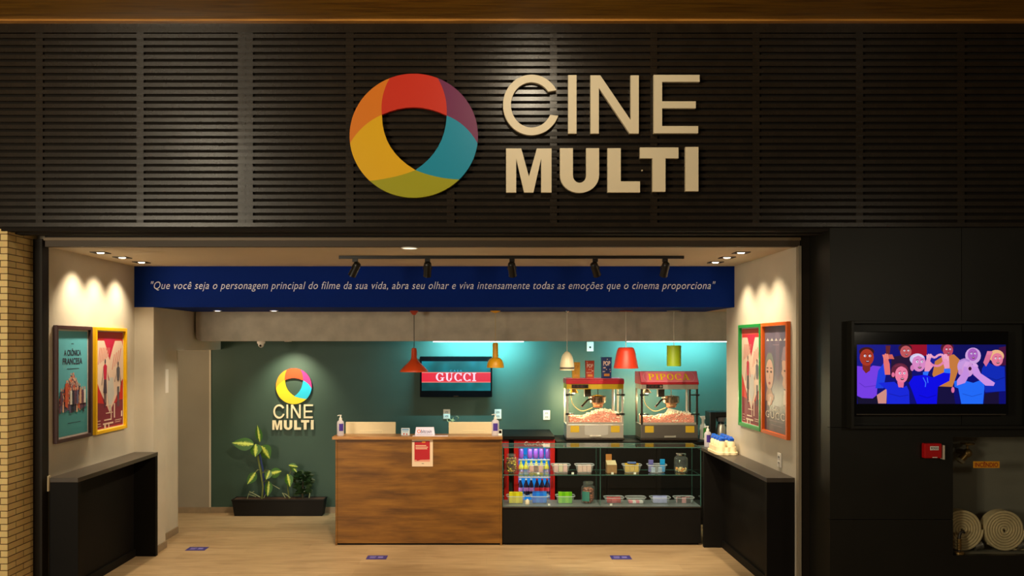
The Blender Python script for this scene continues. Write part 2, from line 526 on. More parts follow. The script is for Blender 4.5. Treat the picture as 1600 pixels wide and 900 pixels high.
# skirting
struct(MB().box(-3.385, 3.1, D_W-.014, D_W-.001, 0, .07).build('baseboard_back', M_skirt))
struct(MB().box(-3.8, -3.386, D_W-.026, D_W-.011, 0, .07).build('baseboard_passage', M_skirt))
struct(MB().box(XP, XP+.014, D_B-.01, 8.46, 0, .07).box(XP-.125, XP-.111, 8.451, 9.11, 0, .07).build('baseboard_left', M_skirt))

# ------------------------------------------------------------------ cinema sign (logo ring + letters)
LOGO_C = [RGB(205, 45, 22), RGB(112, 36, 84), RGB(0, 142, 176), RGB(160, 158, 14), RGB(228, 176, 0), RGB(222, 122, 20)]
M_logo = [mat('logo_'+n, c, .4) for n, c in zip(('red', 'purple', 'cyan', 'olive', 'yellow', 'orange'), LOGO_C)]
M_logo2 = [mat('bright_logo_'+n, c, .4) for n, c in zip(('red', 'purple', 'cyan', 'olive', 'yellow', 'orange'),
           [RGB(240, 70, 16), RGB(190, 40, 130), RGB(0, 190, 230), RGB(225, 205, 10), RGB(248, 205, 0), RGB(245, 150, 10)])]
M_letter = mat('letter_cream', RGB(228, 214, 182), .42)
M_letter2 = mat('letter_ivory', RGB(245, 232, 196), .42)
M_lside = mat('letter_side', RGB(196, 180, 148), .5)
def thru(a, m, b, n=9):      # quadratic through the middle point
    c = (2*m[0]-(a[0]+b[0])/2, 2*m[1]-(a[1]+b[1])/2)
    return [((1-t)**2*a[0]+2*t*(1-t)*c[0]+t*t*b[0], (1-t)**2*a[1]+2*t*(1-t)*c[1]+t*t*b[1]) for t in [i/(n-1) for i in range(n)]]
def ring_polys():
    A, B, Cc = (205, 240), (475, 243), (345, 470)
    cx, cy, rx, ry = 338, 327, 267, 258
    def ang(p): return math.atan2((p[1]-cy)/ry, (p[0]-cx)/rx)
    def snap(p):
        t = math.atan2((p[1]-cy)/ry, (p[0]-cx)/rx)
        return (cx+rx*math.cos(t), cy+ry*math.sin(t))
    Au, Bu, Br, Cr, Cl, Al = [snap(p) for p in ((238, 88), (437, 88), (603, 358), (525, 508), (165, 505), (75, 358))]
    def arc(p, q):          # clockwise on screen (y down => increasing angle)
        a, b = ang(p), ang(q)
        while b < a: b += 2*PI
        return [(cx+rx*math.cos(a+(b-a)*i/16), cy+ry*math.sin(a+(b-a)*i/16)) for i in range(17)]
    cA = thru(A, (209, 162), Au); cB = thru(B, (468, 162), Bu)
    bR = thru(B, (548, 288), Br); aL = thru(A, (130, 288), Al)
    cL = thru(Cc, (262, 497), Cl); cR = thru(Cc, (430, 497), Cr)
    iT = thru(A, (340, 209), B); iR = thru(B, (440, 372), Cc); iL = thru(Cc, (240, 372), A)
    fix = lambda l, p: l[:-1]+[p]
    segs = [cA+arc(Au, Bu)[1:-1]+cB[::-1]+iT[::-1][1:-1],
            cB+arc(Bu, Br)[1:-1]+bR[::-1][:-1],
            bR+arc(Br, Cr)[1:-1]+cR[::-1]+iR[::-1][1:-1],
            cR+arc(Cr, Cl)[1:-1]+cL[::-1][:-1],
            cL+arc(Cl, Al)[1:-1]+aL[::-1]+iL[::-1][1:-1],
            aL+arc(Al, Au)[1:-1]+cA[::-1][:-1]]
    return segs
def letter_polys():
    R = {}
    C = [(828+119*math.cos(a), 199-126*math.sin(a)) for a in [math.radians(29+(339-29)*i/40) for i in range(41)]]
    Ci = [(828+86*math.cos(a), 199-94*math.sin(a)) for a in [math.radians(36+(334-36)*i/40) for i in range(41)]]
    L = []
    L.append(C+Ci[::-1])
    L.append([(980, 75), (1015, 75), (1015, 318), (980, 318)])
    L.append([(1073, 76), (1114, 76), (1240, 262), (1240, 76), (1274, 76), (1274, 318), (1236, 318), (1108, 128), (1108, 318), (1073, 318)])
    L.append([(1336, 74), (1527, 74), (1527, 103), (1371, 103), (1371, 184), (1511, 184), (1511, 213), (1371, 213), (1371, 287), (1521, 287), (1521, 317), (1336, 317)])
    L.append([(722, 380), (785, 380), (817, 497), (850, 380), (911, 380), (911, 563), (868, 563), (868, 422), (836, 563), (797, 563), (764, 422), (764, 563), (722, 563)])
    U = [(946, 379), (1000, 379), (1000, 490)]+[(1027.5-27.5*math.cos(a), 492+31*math.sin(a)) for a in [PI*i/12 for i in range(1, 12)]]+[(1055, 490), (1055, 379), (1109, 379), (1109, 490)]
    U += [(1027.5+81.5*math.cos(a), 492+73*math.sin(a)) for a in [PI*i/16 for i in range(1, 16)]]+[(946, 490)]
    L.append(U)
    L.append([(1144, 379), (1199, 379), (1199, 517), (1279, 517), (1279, 563), (1144, 563)])
    L.append([(1279, 376), (1439, 376), (1439, 421), (1385, 421), (1385, 560), (1331, 560), (1331, 421), (1279, 421)])
    L.append([(1468, 374), (1522, 374), (1522, 558), (1468, 558)])
    return L
def make_sign(root, D, ringmap, lettermap, ringmats, thick, gap, ml):
    c = root.location
    pts = lambda poly, f: [(f(p)[0]-c.x, f(p)[1]-c.z) for p in poly]
    mb = MB()
    for i, poly in enumerate(ring_polys()):
        mb.prism(pts(poly, ringmap), -gap-thick, -gap, 'y', i, i)
    for k in range(4):
        a = PI/4+PI/2*k
        p = ringmap((338+200*math.cos(a), 327+200*math.sin(a)))
        mb.cyl((p[0]-c.x, -gap-.001, p[1]-c.z), (p[0]-c.x, 0, p[1]-c.z), thick*.25, n=8, mi=3)
    mb.build('logo_ring', ringmats, root)
    for i, poly in enumerate(letter_polys()):
        m = MB().prism(pts(poly, lambda p: lettermap(p, i)), -gap-thick, -gap, 'y', 0, 1)
        q = lettermap(((min(p[0] for p in poly)+12), (min(p[1] for p in poly)+max(p[1] for p in poly))/2), i)
        m.cyl((q[0]-c.x, -gap-.001, q[1]-c.z), (q[0]-c.x, 0, q[1]-c.z), thick*.2, n=8, mi=1)
        m.build('letter', [ml, M_lside], root)
Df = D_F-.03
big = thing('cinema_sign', 'large sign with colourful ring and cream letters CINE MULTI on the dark slats', 'sign', P(820, 212, D_F))
f_big = lambda p: (X(520+p[0]/2.667, Df), Z(90+p[1]/2.667, Df))
make_sign(big, Df, f_big, lambda p, i: f_big(p), M_logo, .03, .012, M_letter)
small = thing('cinema_sign', 'small sign with bright ring and ivory CINE MULTI on the green wall', 'sign', P(458, 624, D_W))
Ds = D_W-.03
f_ring = lambda p: (X(459+(p[0]-338)/267*28, Ds), Z(603.5+(p[1]-327)/258*28, Ds))
def f_let(p, i):
    if i < 4: return (X(427+(p[0]-708)/(1527-708)*62, Ds), Z(632+(p[1]-74)/243*21.5, Ds))
    return (X(425.5+(p[0]-722)/800*64.5, Ds), Z(656.5+(p[1]-376)/186*15, Ds))
make_sign(small, Ds, f_ring, f_let, M_logo2, .02, .01, M_letter2)

# ------------------------------------------------------------------ framed film posters
def poster(name, label, mframe, loc, rz, w, h, art, mats):
    r = thing(name, label, 'poster', loc, rz)
    f = .030; d = .032
    mb = MB()
    a, b = w/2, h
    # four mitred rails
    for (p, q, pi, qi) in (((-a, 0), (a, 0), (-a+f, f), (a-f, f)), ((a, 0), (a, b), (a-f, f), (a-f, b-f)),
                           ((a, b), (-a, b), (a-f, b-f), (-a+f, b-f)), ((-a, b), (-a, 0), (-a+f, b-f), (-a+f, f))):
        mb.hexa([(p[0], 0, p[1]), (q[0], 0, q[1]), (qi[0], 0, qi[1]), (pi[0], 0, pi[1])],
                [(p[0], -d, p[1]), (q[0], -d, q[1]), (qi[0], -d, qi[1]), (pi[0], -d, pi[1])])
    mb.build('frame', mframe, r, bevel=.003)
    mb = MB()
    W, Hh = w-2*f, h-2*f
    def q(u, v): return ((u-.5)*W, f+v*Hh)
    art(mb, q)
    mb.build('printed_sheet', mats, r, fix=False)
    MB().box(-a+f-.004, a-f+.004, -.004, -.001, f-.004, b-f+.004).build('backing_board', M_white, r)
    return r
LAYER = -.0055
def put(mb, q, pts, layer, mi):
    mb.flat([q(*p) for p in pts], LAYER-.0004*layer, mi)
def rect(u0, v0, u1, v1): return [(u0, v0), (u1, v0), (u1, v1), (u0, v1)]
def art_crowd(mb, q):
    rnd = random.Random(3)
    put(mb, q, rect(0, 0, 1, 1), 0, 4)
    put(mb, q, rect(.03, .015, .97, .985), 1, 0)
    put(mb, q, rect(.03, .015, .97, .34), 2, 5)
    text_on(mb, 'A CRÔNICA', *[q(.24, 0)[0], q(.76, 0)[0]], q(0, .755)[1], q(0, .825)[1], LAYER-.002, 1, offset=.02)
    text_on(mb, 'FRANCESA', *[q(.2, 0)[0], q(.8, 0)[0]], q(0, .675)[1], q(0, .735)[1], LAYER-.002, 1, offset=.02)
    put(mb, q, rect(.33, .63, .7, .636), 3, 1)
    put(mb, q, rect(.46, .865, .54, .87), 3, 1)
    put(mb, q, rect(.35, .125, .75, .13), 3, 1)
    # heap of little figures
    n = 0
    for row in range(13):
        v = .57-row*.022
        half = .05+.035*row if row < 10 else .40
        cnt = int(3+row*1.15)
        for i in range(cnt):
            u = .5+(-half+2*half*(i+.5)/cnt)*1.05+rnd.uniform(-.015, .015)
            vv = v+rnd.uniform(-.008, .008)
            hh = rnd.uniform(.045, .09)
            ww = rnd.uniform(.018, .032)
            c = rnd.choice([1, 1, 2, 3, 6, 7, 7, 3])
            mb.flat([q(u-ww, vv-hh), q(u+ww, vv-hh), q(u+ww*.8, vv), q(u-ww*.8, vv)], LAYER-.0010-.00003*n, c)
            mb.flat([q(*p) for p in ellipse(u, vv+.012, .016, .012, 8)], LAYER-.0010-.00003*n-.00001, rnd.choice([8, 8, 6, 2]))
            n += 1
    mb.flat([q(.25, .29), q(.33, .27), (q(.36, .5)), q(.26, .5)], LAYER-.007, 2)
    mb.flat([q(*p) for p in ellipse(.30, .515, .02, .016, 10)], LAYER-.007, 8)
    for u, c in ((.5, 1), (.56, 3), (.63, 7), (.43, 4), (.72, 6), (.86, 4), (.14, 3), (.79, 3)):
        mb.flat([q(u-.03, .30), q(u+.035, .30), q(u+.03, .43), q(u-.025, .43)], LAYER-.0072, c)
        mb.flat([q(*p) for p in ellipse(u, .445, .02, .016, 10)], LAYER-.0072, 8)
AC = [mat('poster_sky_blue', RGB(92, 178, 196), .6), mat('poster_ink', RGB(44, 42, 66), .6), mat('poster_orange', RGB(206, 92, 62), .6),
      mat('poster_plum', RGB(104, 62, 84), .6), mat('poster_white', RGB(226, 222, 216), .6), mat('poster_teal', RGB(70, 152, 160), .6),
      mat('poster_peach', RGB(222, 176, 150), .6), mat('poster_grey_blue', RGB(96, 92, 128), .6), mat('poster_skin', RGB(214, 164, 140), .6)]
def figure(mb, q, u, v, s, top, skirt, legs, skin, flip, lay):
    """small generic standing figure, one arm stretched sideways"""
    f = -1 if flip else 1
    g = lambda a, b: q(u+f*a*s, v+b*s)
    y = LAYER-lay
    mb.flat([g(*p) for p in ellipse(0, .50, .026, .03, 10)], y, skin)
    mb.flat([g(-.05, .28), g(.05, .28), g(.075, .44), g(.02, .465), g(-.02, .465), g(-.075, .44)], y-.0001, top)
    if skirt is not None:
        mb.flat([g(-.08, .12), g(.07, .11), g(.05, .28), g(-.05, .28)], y-.0002, skirt)
    mb.flat([g(-.04, -.06), g(-.012, -.06), g(-.004, .2), g(-.045, .2)], y-.00005, legs)
    mb.flat([g(.014, -.06), g(.042, -.06), g(.045, .2), g(.004, .2)], y-.00005, legs)
    mb.flat([g(.06, .43), g(.075, .40), g(.17, .27), g(.15, .26)], y-.0001, top)
    mb.flat([g(-.06, .43), g(-.075, .40), g(-.15, .22), g(-.13, .21)], y-.0001, skin)
def art_vee(mb, q):
    put(mb, q, rect(0, 0, 1, 1), 0, 0)
    put(mb, q, rect(.02, .01, .98, .99), 1, 1)
    put(mb, q, rect(.02, .93, .98, .98), 2, 6)
    # pale chevron with notch
    put(mb, q, [(.02, .86), (.04, .90), (.32, .90), (.5, .70), (.68, .90), (.94, .90), (.98, .84), (.98, .36), (.80, .36), (.60, .22), (.50, .16), (.40, .24), (.22, .36), (.06, .48), (.02, .50)], 2, 2)
    put(mb, q, [(.28, .93), (.72, .93), (.5, .72)], 3, 5)
    put(mb, q, [(.02, .02), (.98, .02), (.98, .30), (.62, .24), (.50, .16), (.40, .22), (.24, .34), (.02, .40)], 3, 4)
    put(mb, q, [(.02, .28), (.30, .26), (.10, .46), (.02, .52)], 4, 3)
    put(mb, q, [(.98, .28), (.84, .28), (.90, .46), (.98, .50)], 4, 3)
    put(mb, q, [(.44, .52), (.62, .52), (.66, .34), (.5, .18), (.42, .34)], 5, 0)
    for i in range(7):       # scribbled lines of small type following the slant
        a = .10+.055*i
        mb.flat([q(a, .66+.012*i), q(a+.02, .66+.012*i), q(a+.085, .83), q(a+.06, .83)], LAYER-.0018, 7)
    for i in range(4):
        a = .58+.08*i
        mb.flat([q(a, .60+.03*i), q(a+.02, .60+.03*i), q(a+.10, .76+.02*i), q(a+.075, .76+.02*i)], LAYER-.0018, 7)
    figure(mb, q, .34, .27, .84, 5, 8, 8, 8, False, .0030)
    figure(mb, q, .80, .26, .80, 9, None, 9, 8, True, .0034)
    # stair-like white bars
    for b in ((.36, .235, .58, .245), (.36, .155, .6, .165), (.53, .10, .56, .235), (.64, .10, .68, .25), (.30, .085, .56, .098),
              (.26, .045, .62, .062), (.30, .01, .36, .05), (.44, .01, .48, .05), (.9, .10, .95, .16), (.08, .09, .18, .096), (.08, .06, .18, .066), (.08, .035, .2, .041), (.68, .07, .92, .076), (.68, .05, .88, .056)):
        put(mb, q, rect(*b), 9, 2)
AV = [mat('poster_pale_grey', RGB(206, 204, 200), .6), mat('poster_crimson', RGB(196, 40, 44), .6), mat('poster_blush', RGB(232, 204, 186), .6),
      mat('poster_scarlet', RGB(206, 36, 34), .6), mat('poster_maroon', RGB(128, 36, 58), .6), mat('poster_magenta', RGB(196, 14, 66), .6),
      mat('poster_coral', RGB(214, 70, 62), .6), mat('poster_rose', RGB(216, 130, 118), .6), mat('poster_shadow', RGB(70, 54, 74), .6), mat('poster_slate', RGB(92, 92, 104), .6)]
def art_faces(mb, q):
    put(mb, q, rect(0, 0, 1, 1), 0, 0)
    put(mb, q, [(.0, .0), (1, 0), (1, .3), (.5, .22), (0, .3)], 1, 1)
    put(mb, q, [(.5, .5), (.62, .5), (.66, .98), (.46, .98)], 1, 5)
    for i in range(5):
        put(mb, q, rect(.08+.18*i, .862, .20+.18*i, .868), 2, 2)
        put(mb, q, [(.11+.18*i, .868), (.17+.18*i, .868), (.14+.18*i, .888)], 2, 2)
    put(mb, q, rect(.36, .82, .62, .826), 2, 4)
    # two generic faces, one frontal and one in profile at the edge
    mb.flat([q(*p) for p in ellipse(.22, .60, .20, .15, 24)], LAYER-.0012, 6)
    mb.flat([q(*p) for p in ellipse(.22, .54, .17, .145, 24)], LAYER-.0014, 3)
    for u in (.13, .29):
        mb.flat([q(*p) for p in ellipse(u, .565, .045, .012, 12)], LAYER-.0016, 7)
        mb.flat([q(*p) for p in ellipse(u, .60, .05, .006, 10)], LAYER-.0016, 7)
    put(mb, q, [(.20, .50), (.25, .50), (.22, .56)], 4, 8)
    mb.flat([q(*p) for p in ellipse(.22, .455, .05, .014, 12)], LAYER-.0017, 9)
    put(mb, q, [(.05, .28), (.42, .30), (.36, .36), (.28, .40), (.16, .41), (.08, .36)], 5, 8)
    put(mb, q, [(.14, .24), (.30, .25), (.42, .34), (.30, .36), (.12, .34)], 6, 3)
    put(mb, q, [(.74, .66), (.84, .74), (.98, .66), (1, .50), (.98, .42), (.82, .42), (.76, .46), (.80, .52), (.72, .56), (.76, .60)], 4, 3)
    put(mb, q, [(.72, .68), (.80, .80), (.94, .82), (1, .74), (1, .66), (.84, .68)], 5, 4)
    put(mb, q, [(.70, .18), (1, .2), (1, .40), (.84, .42), (.74, .36)], 4, 1)
    put(mb, q, [(.80, .26), (.90, .28), (.92, .40), (.82, .41)], 6, 2)
    mb.flat([q(*p) for p in ellipse(.86, .585, .035, .010, 10)], LAYER-.0026, 7)
    put(mb, q, [(.16, .27), (.22, .22), (.30, .32), (.26, .33), (.22, .26), (.18, .29)], 7, 2)
    text_on(mb, 'casa', q(.38, 0)[0], q(.62, 0)[0], q(0, .205)[1], q(0, .245)[1], LAYER-.0034, 2, shear=.3)
    text_on(mb, 'GUCCI', q(.06, 0)[0], q(.94, 0)[0], q(0, .125)[1], q(0, .19)[1], LAYER-.0034, 2, space=1.2)
    put(mb, q, rect(.2, .10, .8, .106), 7, 4)
    put(mb, q, rect(.3, .06, .75, .066), 7, 4)
AF = [mat('poster_violet_grey', RGB(106, 98, 118), .35), mat('poster_dusk', RGB(82, 76, 92), .35), mat('poster_chalk', RGB(226, 216, 206), .5),
      mat('poster_face', RGB(206, 168, 152), .5), mat('poster_mauve', RGB(158, 138, 152), .5), mat('poster_lilac', RGB(120, 106, 126), .5),
      mat('poster_grey_green', RGB(122, 128, 122), .5), mat('poster_line', RGB(86, 66, 70), .5), mat('poster_tan', RGB(180, 146, 130), .5), mat('poster_lip', RGB(160, 70, 76), .5)]
poster('movie_poster', 'film poster of a tiny crowd on light blue in a dark purple-brown frame', mat('frame_plum', RGB(74, 46, 46), .4), (XL+.002, 6.92, 1.266), PI/2, .605, .947, art_crowd, AC)
poster('movie_poster', 'red and white film poster with two figures in a yellow frame', mat('frame_yellow', RGB(240, 188, 4), .4), (XL+.002, 7.60, 1.266), PI/2, .635, .947, art_vee, AV)
poster('movie_poster', 'red and white film poster with two figures in a green frame', mat('frame_green', RGB(18, 140, 60), .4), (XR-.002, 7.61, 1.294), -PI/2, .63, .95, art_vee, AV)
poster('movie_poster', 'grey-violet film poster with faces reading GUCCI in an orange frame', mat('frame_orange', RGB(214, 92, 14), .4), (XR-.002, 6.955, 1.294), -PI/2, .63, .95, art_faces, AF)

# ------------------------------------------------------------------ black wall consoles
def console(label, xin, xwall, y0, y1, y2, h):
    r = thing('console_table', label, 'console', ((xin+xwall)/2, y0, 0))
    w = abs(xwall-xin)/2
    s = 1 if xwall > xin else -1          # wall side
    a, b = sorted((-w, w))
    L = y1-y0
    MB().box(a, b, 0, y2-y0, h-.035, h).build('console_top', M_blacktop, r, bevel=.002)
    MB().box(a+.0005, b-.0005, .002, .05, 0, h-.035).build('end_panel', M_blacklam, r, bevel=.002)
    MB().box(a+.0005, b-.0005, L, L+.05, 0, h-.035).build('end_panel', M_blacklam, r, bevel=.002)
    wx = w*s
    p, q = sorted((wx-.02*s, wx-.002*s))
    MB().box(p, q, .05, L, 0, h-.035).build('back_panel', M_blacklam, r)
    p, q = sorted((wx-.04*s, wx-.02*s))
    MB().box(p, q, .05, L, 0, .075).build('kick_strip', M_blacklam, r, bevel=.002)
    return r
console('low black wall console under the two posters beside the brick pier', -3.215, XL+.002, 6.55, 8.09, 8.145, 1.008)
console('low black wall console holding sanitizer and squeeze bottles', 2.207, XR-.002, 6.55, 8.44, 8.70, 1.008)

# ------------------------------------------------------------------ reception counter
DC = 8.54
cx0, cx1 = X(524, DC), X(784.5, DC)
ctr = thing('reception_counter', 'wood-grain reception counter in the middle of the shop', 'counter', ((cx0+cx1)/2, DC, 0))
hw = (cx1-cx0)/2; CT = 1.117
MB().box(-hw+.02, hw-.02, .008, .026, .02, CT-.03).build('front_panel', M_counterwood, ctr)
MB().box(-hw+.02, hw-.02, .020, .035, 0, .02).build('plinth', M_blacklam, ctr)
for s in (-1, 1):
    MB().box(*sorted((s*hw, s*(hw-.02))), 0, .62, 0, CT-.03).build('side_panel', M_counterwood, ctr, bevel=.002)
MB().box(-hw-.03, hw+.004, -.02, .27, CT-.03, CT).build('countertop', M_countertop, ctr, bevel=.002)
MB().box(-hw+.02, hw-.02, .03, .62, .74, .77).build('work_surface', M_countertop, ctr)
MB().box(-hw+.02, hw-.02, .25, .27, .77, CT-.03).build('riser', M_counterwood, ctr)
TZ = CT  # objects standing on it

# monitors seen from behind
def monitor(px0, px1, pyt, label):
    D = 8.87
    xa, xb = X(px0, D), X(px1, D)
    zt = Z(pyt, D)
    r = thing('computer_monitor', label, 'monitor', ((xa+xb)/2, D+.06, .77), 0, 'monitors on the reception counter')
    w = (xb-xa)/2; zt -= .77
    MB().box(-w, w, -.06, -.025, zt-.34, zt).build('monitor_back', M_cream, r, bevel=.006)
    MB().box(-w*.43, w*.48, -.064, -.058, zt-.30, zt-.088).build('rear_cover', M_cream, r, bevel=.002)
    MB().box(-w+.012, w-.012, -.0245, -.022, zt-.33, zt-.012).build('display_panel', M_gloss, r)
    MB().box(-.035, .035, -.055, -.02, .012, zt-.2).build('stand', M_cream, r, bevel=.004)
    MB().box(-.12, .12, -.055, .10, 0, .012).build('base', M_cream, r, bevel=.004)
monitor(540, 618, 659.5, 'cream monitor back beside the left sanitizer bottle on the counter')
monitor(701, 777, 659.5, 'cream monitor back at the right end of the counter with ribbon behind')

# sanitizer pump bottles
M_gel = glassy('gel_bottle', (.94, .92, .97), 1.4, .05, body=(.82, .78, .86), amt=.55)
M_purple = mat('purple_label', RGB(66, 44, 140), .5)
def bottle(label, loc, rz, h=.215):
    r = thing('sanitizer_bottle', label, 'bottle', loc, rz)
    k = h/.215
    MB().lathe([(0, 0), (.034, 0), (.037, .006), (.037, .13), (.034, .145), (.022, .156), (.014, .160), (.014, .165), (0, .165)], n=20, sy=.72).build('bottle_body', M_gel, r, smooth=40).scale = (k, k, k)
    m = MB()
    for i in range(6):
        a0 = -PI/2-.65+1.3*i/6; a1 = -PI/2-.65+1.3*(i+1)/6
        pt = lambda a, z: (.0378*math.cos(a), .0378*.72*math.sin(a)-.0004, z)
        m.add([pt(a0, .05), pt(a1, .05), pt(a1, .125), pt(a0, .125)], [(0, 1, 2, 3)])
    m.build('label_sticker', M_purple, r, fix=False).scale = (k, k, k)
    m = MB().lathe([(0, .160), (.0155, .160), (.0155, .182), (.008, .186), (.006, .205), (.011, .207), (.011, .215), (0, .216)], n=16)
    m.tube([(0, 0, .211), (-.02, -.008, .212), (-.036, -.012, .208)], .0045, 8)
    m.build('pump', M_white, r, smooth=40).scale = (k, k, k)
bottle('clear sanitizer pump bottle at the left end of the wooden counter', (X(532, 8.62), 8.62, TZ), .5)
bottle('clear sanitizer pump bottle at the right end of the wooden counter', (X(774, 8.62), 8.62, TZ), 0, .225)
bottle('lavender sanitizer pump bottle on the right black console', (2.277, 8.56, 1.008), .2, .215)

# cards and papers on the counter
M_lav = mat('lavender_card', RGB(222, 216, 240), .6)
r = thing('tent_card', 'white tent card reading bitcoin on the counter', 'sign', (X(664, 8.66), 8.66, TZ))
m = MB()
w0, w1 = .103, .093
m.hexa([(-w0, -.03, 0), (w0, -.03, 0), (w0, -.027, 0), (-w0, -.027, 0)], [(-w1, -.002, .085), (w1, -.002, .085), (w1, .001, .085), (-w1, .001, .085)])
m.hexa([(-w0, .027, 0), (w0, .027, 0), (w0, .03, 0), (-w0, .03, 0)], [(-w1, -.001, .085), (w1, -.001, .085), (w1, .002, .085), (-w1, .002, .085)])
m.build('card', M_lav, r)
m = MB()
vs, fs = text_polys('bitcoin', .25, .012)
ax = [v[0] for v in vs]; az = [v[1] for v in vs]
sl = lambda x, z: (x, -.0312+.028*z/.085, z)
m.add([sl(-.045+(v[0]-min(ax))/(max(ax)-min(ax))*.115, .024+(v[1]-min(az))/(max(az)-min(az))*.036) for v in vs], fs, 0)
m.add([sl(*p) for p in ellipse(-.062, .042, .018, .018, 18)], [list(range(18))], 1)
m.add([tuple(Vector(sl(*p))+Vector((0, -.0008, 0))) for p in ellipse(-.062, .042, .011, .011, 14)], [list(range(14))], 2)
m.add([sl(*p) for p in rect(-.085, .010, .085, .013)], [(0, 1, 2, 3)], 0)
m.build('lettering', [mat('navy_ink', RGB(50, 44, 110), .6), mat('orange_ink', RGB(236, 110, 60), .6), M_lav], r, fix=False)
r = thing('small_card', 'small pale blue card standing beside the bitcoin card', 'card', (X(633.5, 8.66), 8.66, TZ))
MB().box(-.044, .044, -.003, 0, 0, .075).box(-.03, .03, 0, .03, 0, .003).build('card', mat('pale_card', RGB(214, 228, 240), .6), r)
m = MB()
m.flat(rect(-.036, .05, .036, .066), -.0035, 0).flat(rect(-.03, .035, .03, .040), -.0035, 0).flat(rect(-.022, .006, -.008, .022), -.0035, 1).flat(rect(.006, .004, .022, .018), -.0035, 1)
m.build('print', [mat('sky_ink', RGB(120, 170, 214), .6), mat('red_ink', RGB(190, 70, 60), .6)], r, fix=False)
tag(MB().box(X(645, 8.6), X(700, 8.6), 8.535, 8.62, TZ+.0005, TZ+.0025).build('paper_sheet', mat('lilac_paper', RGB(226, 216, 228), .7)), 'blank white sheet lying flat on the counter before the bitcoin card', 'paper')
r = thing('notice_sheet', 'red and white printed notice taped to the counter front', 'notice', (X(660, DC), DC+.0075, Z(729, DC)))
hn = 43/152.2; wn = 16.3/152.2
MB().box(-wn, wn, -.003, -.0005, 0, hn).build('sheet', mat('notice_paper', RGB(232, 206, 178), .7), r)
m = MB()
m.flat(rect(-wn+.025, .05, wn-.03, hn-.02), -.0036, 0)
for i, (a, b) in enumerate(((.0, .11), (.0, .128), (.0, .12))):
    m.flat(rect(-wn+.036, hn-.072-.016*i, -wn+.036+b, hn-.064-.016*i), -.0042, 1)
m.flat([(-wn+.025, .05), (wn-.03, .05), (wn-.03, .072), (-.02, .068), (-.05, .058), (-wn+.04, .07), (-wn+.025, .066)], -.0042, 2)
m.flat(rect(-.008, .028, .016, .033), -.0042, 3)
m.flat(rect(-wn, hn-.032, .005, hn-.022), -.0042, 3)
m.flat(rect(-.005, hn-.04, .03, hn-.024), -.0046, 4)
m.build('print', [mat('notice_red', RGB(178, 16, 34), .6), mat('notice_cream', RGB(240, 196, 170), .6), mat('notice_pink', RGB(226, 150, 130), .6), mat('notice_ink', RGB(90, 80, 90), .6), mat('notice_amber', RGB(220, 140, 50), .6)], r, fix=False)
# card terminal and ribbon
r = thing('card_terminal', 'small white card terminal at the right edge of the counter', 'card reader', (X(781.5, 8.64), 8.64, TZ))
MB().hexa([(-.02, -.04, 0), (.02, -.04, 0), (.02, .05, 0), (-.02, .05, 0)], [(-.02, -.04, .018), (.02, -.04, .018), (.02, .04, .06), (-.02, .04, .06)]).build('terminal_body', M_white, r, bevel=.004)
MB().hexa([(-.015, -.03, .0225), (.015, -.03, .0225), (.015, .02, .049), (-.015, .02, .049)], [(-.015, -.03, .0235), (.015, -.03, .0235), (.015, .02, .05), (-.015, .02, .05)]).build('keypad', M_gloss, r)
r = thing('ribbon_bow', 'mint green curled ribbon behind the right monitor', 'ribbon', (X(707, 9.03), 9.03, .77))
M_mint = mat('mint_ribbon', RGB(178, 222, 196), .5)
def loop(c, rx, rz, tw):
    m = MB(); n = 18; vs = []
    for i in range(n):
        a = 2*PI*i/n
        for t in (-.012, .012):
            vs.append((c[0]+rx*math.cos(a)+.3*t, c[1]+t, c[2]+rz*math.sin(a)+tw*math.cos(a)))
    m.add(vs, [(2*i, 2*i+1, (2*i+3) % (2*n), (2*i+2) % (2*n)) for i in range(n)])
    return m
loop((.035, 0, .492), .03, .022, .004).build('loop', M_mint, r, smooth=60, fix=False)
loop((-.035, 0, .47), .022, .02, -.006).build('loop', M_mint, r, smooth=60, fix=False)
MB().tube([(-.03, 0, .46), (-.035, .0, .40), (-.025, .005, .34), (-.03, 0, .2), (-.02, 0, 0)], .008, 8).build('tail', M_mint, r, smooth=60)
MB().ball((0, 0, .468), .018, .014, .014).tube([(0, 0, .465), (.004, .0, .3), (-.02, 0, 0)], .007, 8).build('knot', M_mint, r, smooth=60)

# ------------------------------------------------------------------ glass display case
gx0, gx1 = X(785.2, DC), X(1095.5, DC)
gy0, gy1 = DC, 8.91
zb_, zm_, zt_ = .394, .723, .999
case = thing('display_case', 'glass snack display case on a black base beside the counter', 'display case', ((gx0+gx1)/2, gy0, 0))
gw = (gx1-gx0)/2; gd = gy1-gy0; XM = X(939, DC)-(gx0+gx1)/2
MB().box(-gw, gw, .006, gd, .02, zb_-.012).box(-gw+.02, gw-.02, .03, gd-.03, 0, .02).build('base_cabinet', M_blacklam, case, bevel=.002)
MB().box(-gw, gw, -.004, gd, zb_-.012, zb_).build('base_rim', mat('case_rim', RGB(46, 40, 34), .35), case, bevel=.002)
MB().box(-gw+.005, gw-.005, .008, gd-.005, zb_, zb_+.006).build('deck', mat('case_deck', RGB(112, 116, 120), .35), case)
def pane(name, x0, x1, y0, y1, z0, z1):
    """glass sheet: broad faces clear, narrow edges green"""
    d = [x1-x0, y1-y0, z1-z0]; t = d.index(min(d))
    m = MB().box(x0, x1, y0, y1, z0, z1)
    ax = [2, 2, 1, 0, 1, 0]
    for i in range(6): m.m[i] = 0 if ax[i] == t else 1
    return m.build(name, [M_glass, M_glassedge], case)
pane('glass_top', -gw, XM-.001, 0, gd, zt_, zt_+.008)
pane('glass_top', XM+.001, gw, 0, gd, zt_, zt_+.008)
pane('front_pane', -gw, XM-.001, 0, .006, zb_, zt_)
